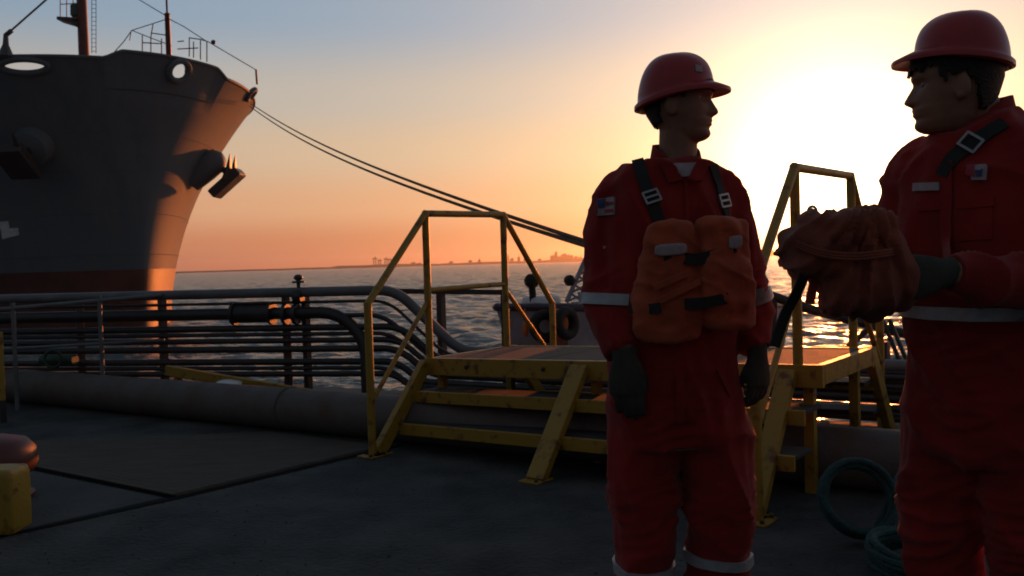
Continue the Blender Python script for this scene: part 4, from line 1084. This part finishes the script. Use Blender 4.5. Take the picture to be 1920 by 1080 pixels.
ptile(bv2, [(1716, 345), (1764, 343), (1764, 358), (1716, 360)], .009, M['patch'], 'name_tape', P2.root)
ptile(bv2, [(1822, 314), (1852, 312), (1850, 338), (1824, 338)], .009, M['patch'], 'chest_emblem', P2.root)
ptile(bv2, [(1814, 313), (1828, 313), (1830, 332), (1815, 328)], .0115, M['patchred'], 'emblem_field', P2.root)
ptile(bv2, [(1832, 320), (1844, 319), (1842, 331), (1833, 331)], .0115, M['patchblue'], 'emblem_field', P2.root, 3)
surface_strap(bv2, [(1884, 232), (1850, 252), (1815, 275), (1785, 300), (1768, 330)], .034, .004, M['strap'], 'shoulder_strap', P2.root)
for px, py in ((1822, 270),):
    l, nn = hit(bv2, px, py)
    if l:
        mb = MB(); up = Vector((-.7, 0, -.6)); x = nn.cross(up).normalized(); up = x.cross(nn).normalized(); c = l+nn*.012
        for s in (-1, 1): mb.bar(c+up*s*.017-x*.021, c+up*s*.017+x*.021, .006, .005, up=nn); mb.bar(c+x*s*.021-up*.019, c+x*s*.021+up*.019, .006, .0045, up=nn)
        part('buckle', mb, M['metal'], P2.root, smooth=0)

# ---- the bundle: a rolled orange life jacket, folded over and hanging in deep pleats
DB = 1.89
outline = [(1466, 462), (1480, 444), (1500, 428), (1512, 406), (1530, 398), (1556, 400), (1586, 401), (1612, 395), (1630, 382), (1642, 384), (1650, 402), (1662, 420), (1680, 440), (1694, 474), (1704, 520), (1704, 556),
           (1690, 574), (1655, 588), (1622, 598), (1596, 594), (1574, 576), (1552, 548), (1530, 528), (1506, 514), (1482, 500), (1470, 482)]
op = [Q(x, y, DB) for x, y in outline]
cen = sum(op, Vector())/len(op)
bd = thing('life_jacket_bundle', 'folded orange life jacket bundle with hanging straps held by the right man', 'life jacket', tuple(cen))
def inflate(poly, c, th, rows=9, sub=4, pleat=.010, seed=0):
    P = [Vector(p) for p in poly]; pts = []
    n_ = len(P)
    for i in range(n_):
        q = spline([tuple(P[(i+k) % n_]) for k in (-1, 0, 1, 2)], sub)
        pts += [Vector(x) for x in q[sub:2*sub]]
    mb_ = MB(); rings = []
    for j in range(-rows, rows+1):
        a_ = j/rows*math.pi/2*.97; k = max(.05, math.cos(a_)**.55); y = math.sin(a_)*th; ring = []
        for p in pts:
            v = c+(p-c)*k; pl = pleat*math.sin((v.x-c.x+.35*(v.z-c.z))*95+seed)*math.cos(a_)*0+pleat*1.3*math.sin((math.atan2(v.x-c.x, -(v.z-c.z-.16)))*17+seed)*min(1, abs(math.sin(a_))*1.3)*(1-.3*k)
            s_ = 1 if j >= 0 else -1
            ring.append(v+Vector((0, y+s_*pl, 0)))
        rings.append(ring)
    mb_.loft(rings); return mb_
mbb = inflate(op, cen, .095, pleat=.014)
mbb.pad(Q(1590, 430, DB-.03), (.085, 0, 0), (0, .07, 0), (.004, 0, .035), .6); mbb.pad(Q(1610, 535, DB-.03), (.08, 0, .0), (0, .07, 0), (0, 0, .06), .55); mbb.pad(Q(1512, 470, DB-.01), (.045, 0, .02), (0, .08, 0), (-.02, 0, .05), .6)
kp = Q(1604, 340, DB)
def pleats(p):
    a_ = math.atan2(p.x-kp.x, kp.z-p.z); w_ = a_*3.6+.55*noise.noise(p*6)
    return .017*((1-abs(noise.noise(Vector((w_*2.2, p.y*5, p.z*1.5)))))**4-.3)+.005*noise.noise(p*28)
me = remesh(mbb, .005, 3, pleats)
finish(me, 'cover', M['bundle'], bd, 180)
mb = MB(); mb.torus(Q(1523, 396, DB-.01), .0105, .0032, axis=(.2, -1, 0), n=20, m=8); part('ring', mb, M['metal'], bd)
for pts_, w_ in (([(1528, 524, 0), (1522, 548, -.01), (1518, 570, -.01)], .020), ([(1556, 545, 0), (1554, 566, -.01), (1550, 588, -.01)], .026)):
    P = [Vector(p) for p in spline([tuple(Q(x, y, DB+d_)) for x, y, d_ in pts_], 5)]; ribbon(P, w_, .006, lambda p: Vector((.2, -1, 0)), M['vest'], 'strap_end', bd)
P = [Vector(p) for p in spline([tuple(Q(x, y, DB+d_)) for x, y, d_ in [(1512, 505, -.06), (1496, 545, -.03), (1472, 590, 0), (1452, 650, .0)]], 6)]
ribbon(P, .024, .005, lambda p: Vector((.2, -1, .1)), M['strap'], 'webbing_strap', bd)
for k in range(3):                                     # cord lashing sunk between the pleats
    P = [Vector(p) for p in spline([tuple(Q(x, y+k*5, DB+d_)) for x, y, d_ in [(1492, 452, -.075), (1540, 470, -.108), (1600, 476, -.112), (1660, 470, -.105), (1690, 462, -.07)]], 6)]
    mb = MB(); mb.tube(P, .0035, 6); part('lashing_cord', mb, M['bundle'], bd)
# pockets and front placket of the right man
ptile(bv2, [(1796, 372), (1862, 368), (1864, 388), (1797, 392)], .007, M['cloth2'], 'pocket_flap', P2.root)
ptile(bv2, [(1799, 390), (1861, 386), (1860, 448), (1802, 452)], .004, M['cloth2'], 'chest_pocket', P2.root)
ptile(bv2, [(1722, 378), (1764, 377), (1765, 394), (1723, 396)], .007, M['cloth2'], 'pocket_flap', P2.root)
surface_strap(bv2, [(1778, 300), (1776, 360), (1776, 430), (1778, 500)], .030, .004, M['cloth2'], 'zip_placket', P2.root, .004)
ptile(bvh1, [(1303, 122), (1316, 124), (1317, 136), (1304, 134)], .003, M['patch'], 'helmet_emblem', P1.root, 3)
surface_strap(bv1, [(1272, 655), (1274, 720), (1276, 790)], .026, .004, M['cloth'], 'zip_placket', P1.root, .004)
for pts_ in ([(1345, 690), (1368, 740)], [(1165, 705), (1152, 760)]): surface_strap(bv1, pts_, .014, .004, M['cloth2'], 'pocket_welt', P1.root, .004)
# grit scattered over the quay
rng2 = random.Random(5); mb = MB()
for k in range(900):
    x = rng2.uniform(-4, 3.2); y = rng2.uniform(2.2, 6.2)
    if y > 6.6-.6*(x+1): continue
    r = rng2.uniform(.002, .007)*(2 if rng2.random() < .04 else 1); h = rng2.uniform(0, 6.28)
    mb.add([(x+r*math.cos(h+a_)*q, y+r*math.sin(h+a_)*q, z_) for q, z_ in ((1, .0), (.6, r*.9)) for a_ in (0, 1.6, 3.1, 4.7)], [(0, 1, 5, 4), (1, 2, 6, 5), (2, 3, 7, 6), (3, 0, 4, 7), (4, 5, 6, 7)])
tag(part('grit', mb, M['slab'], smooth=0), 'loose grit scattered over the dark quay floor', 'grit', kind='stuff')
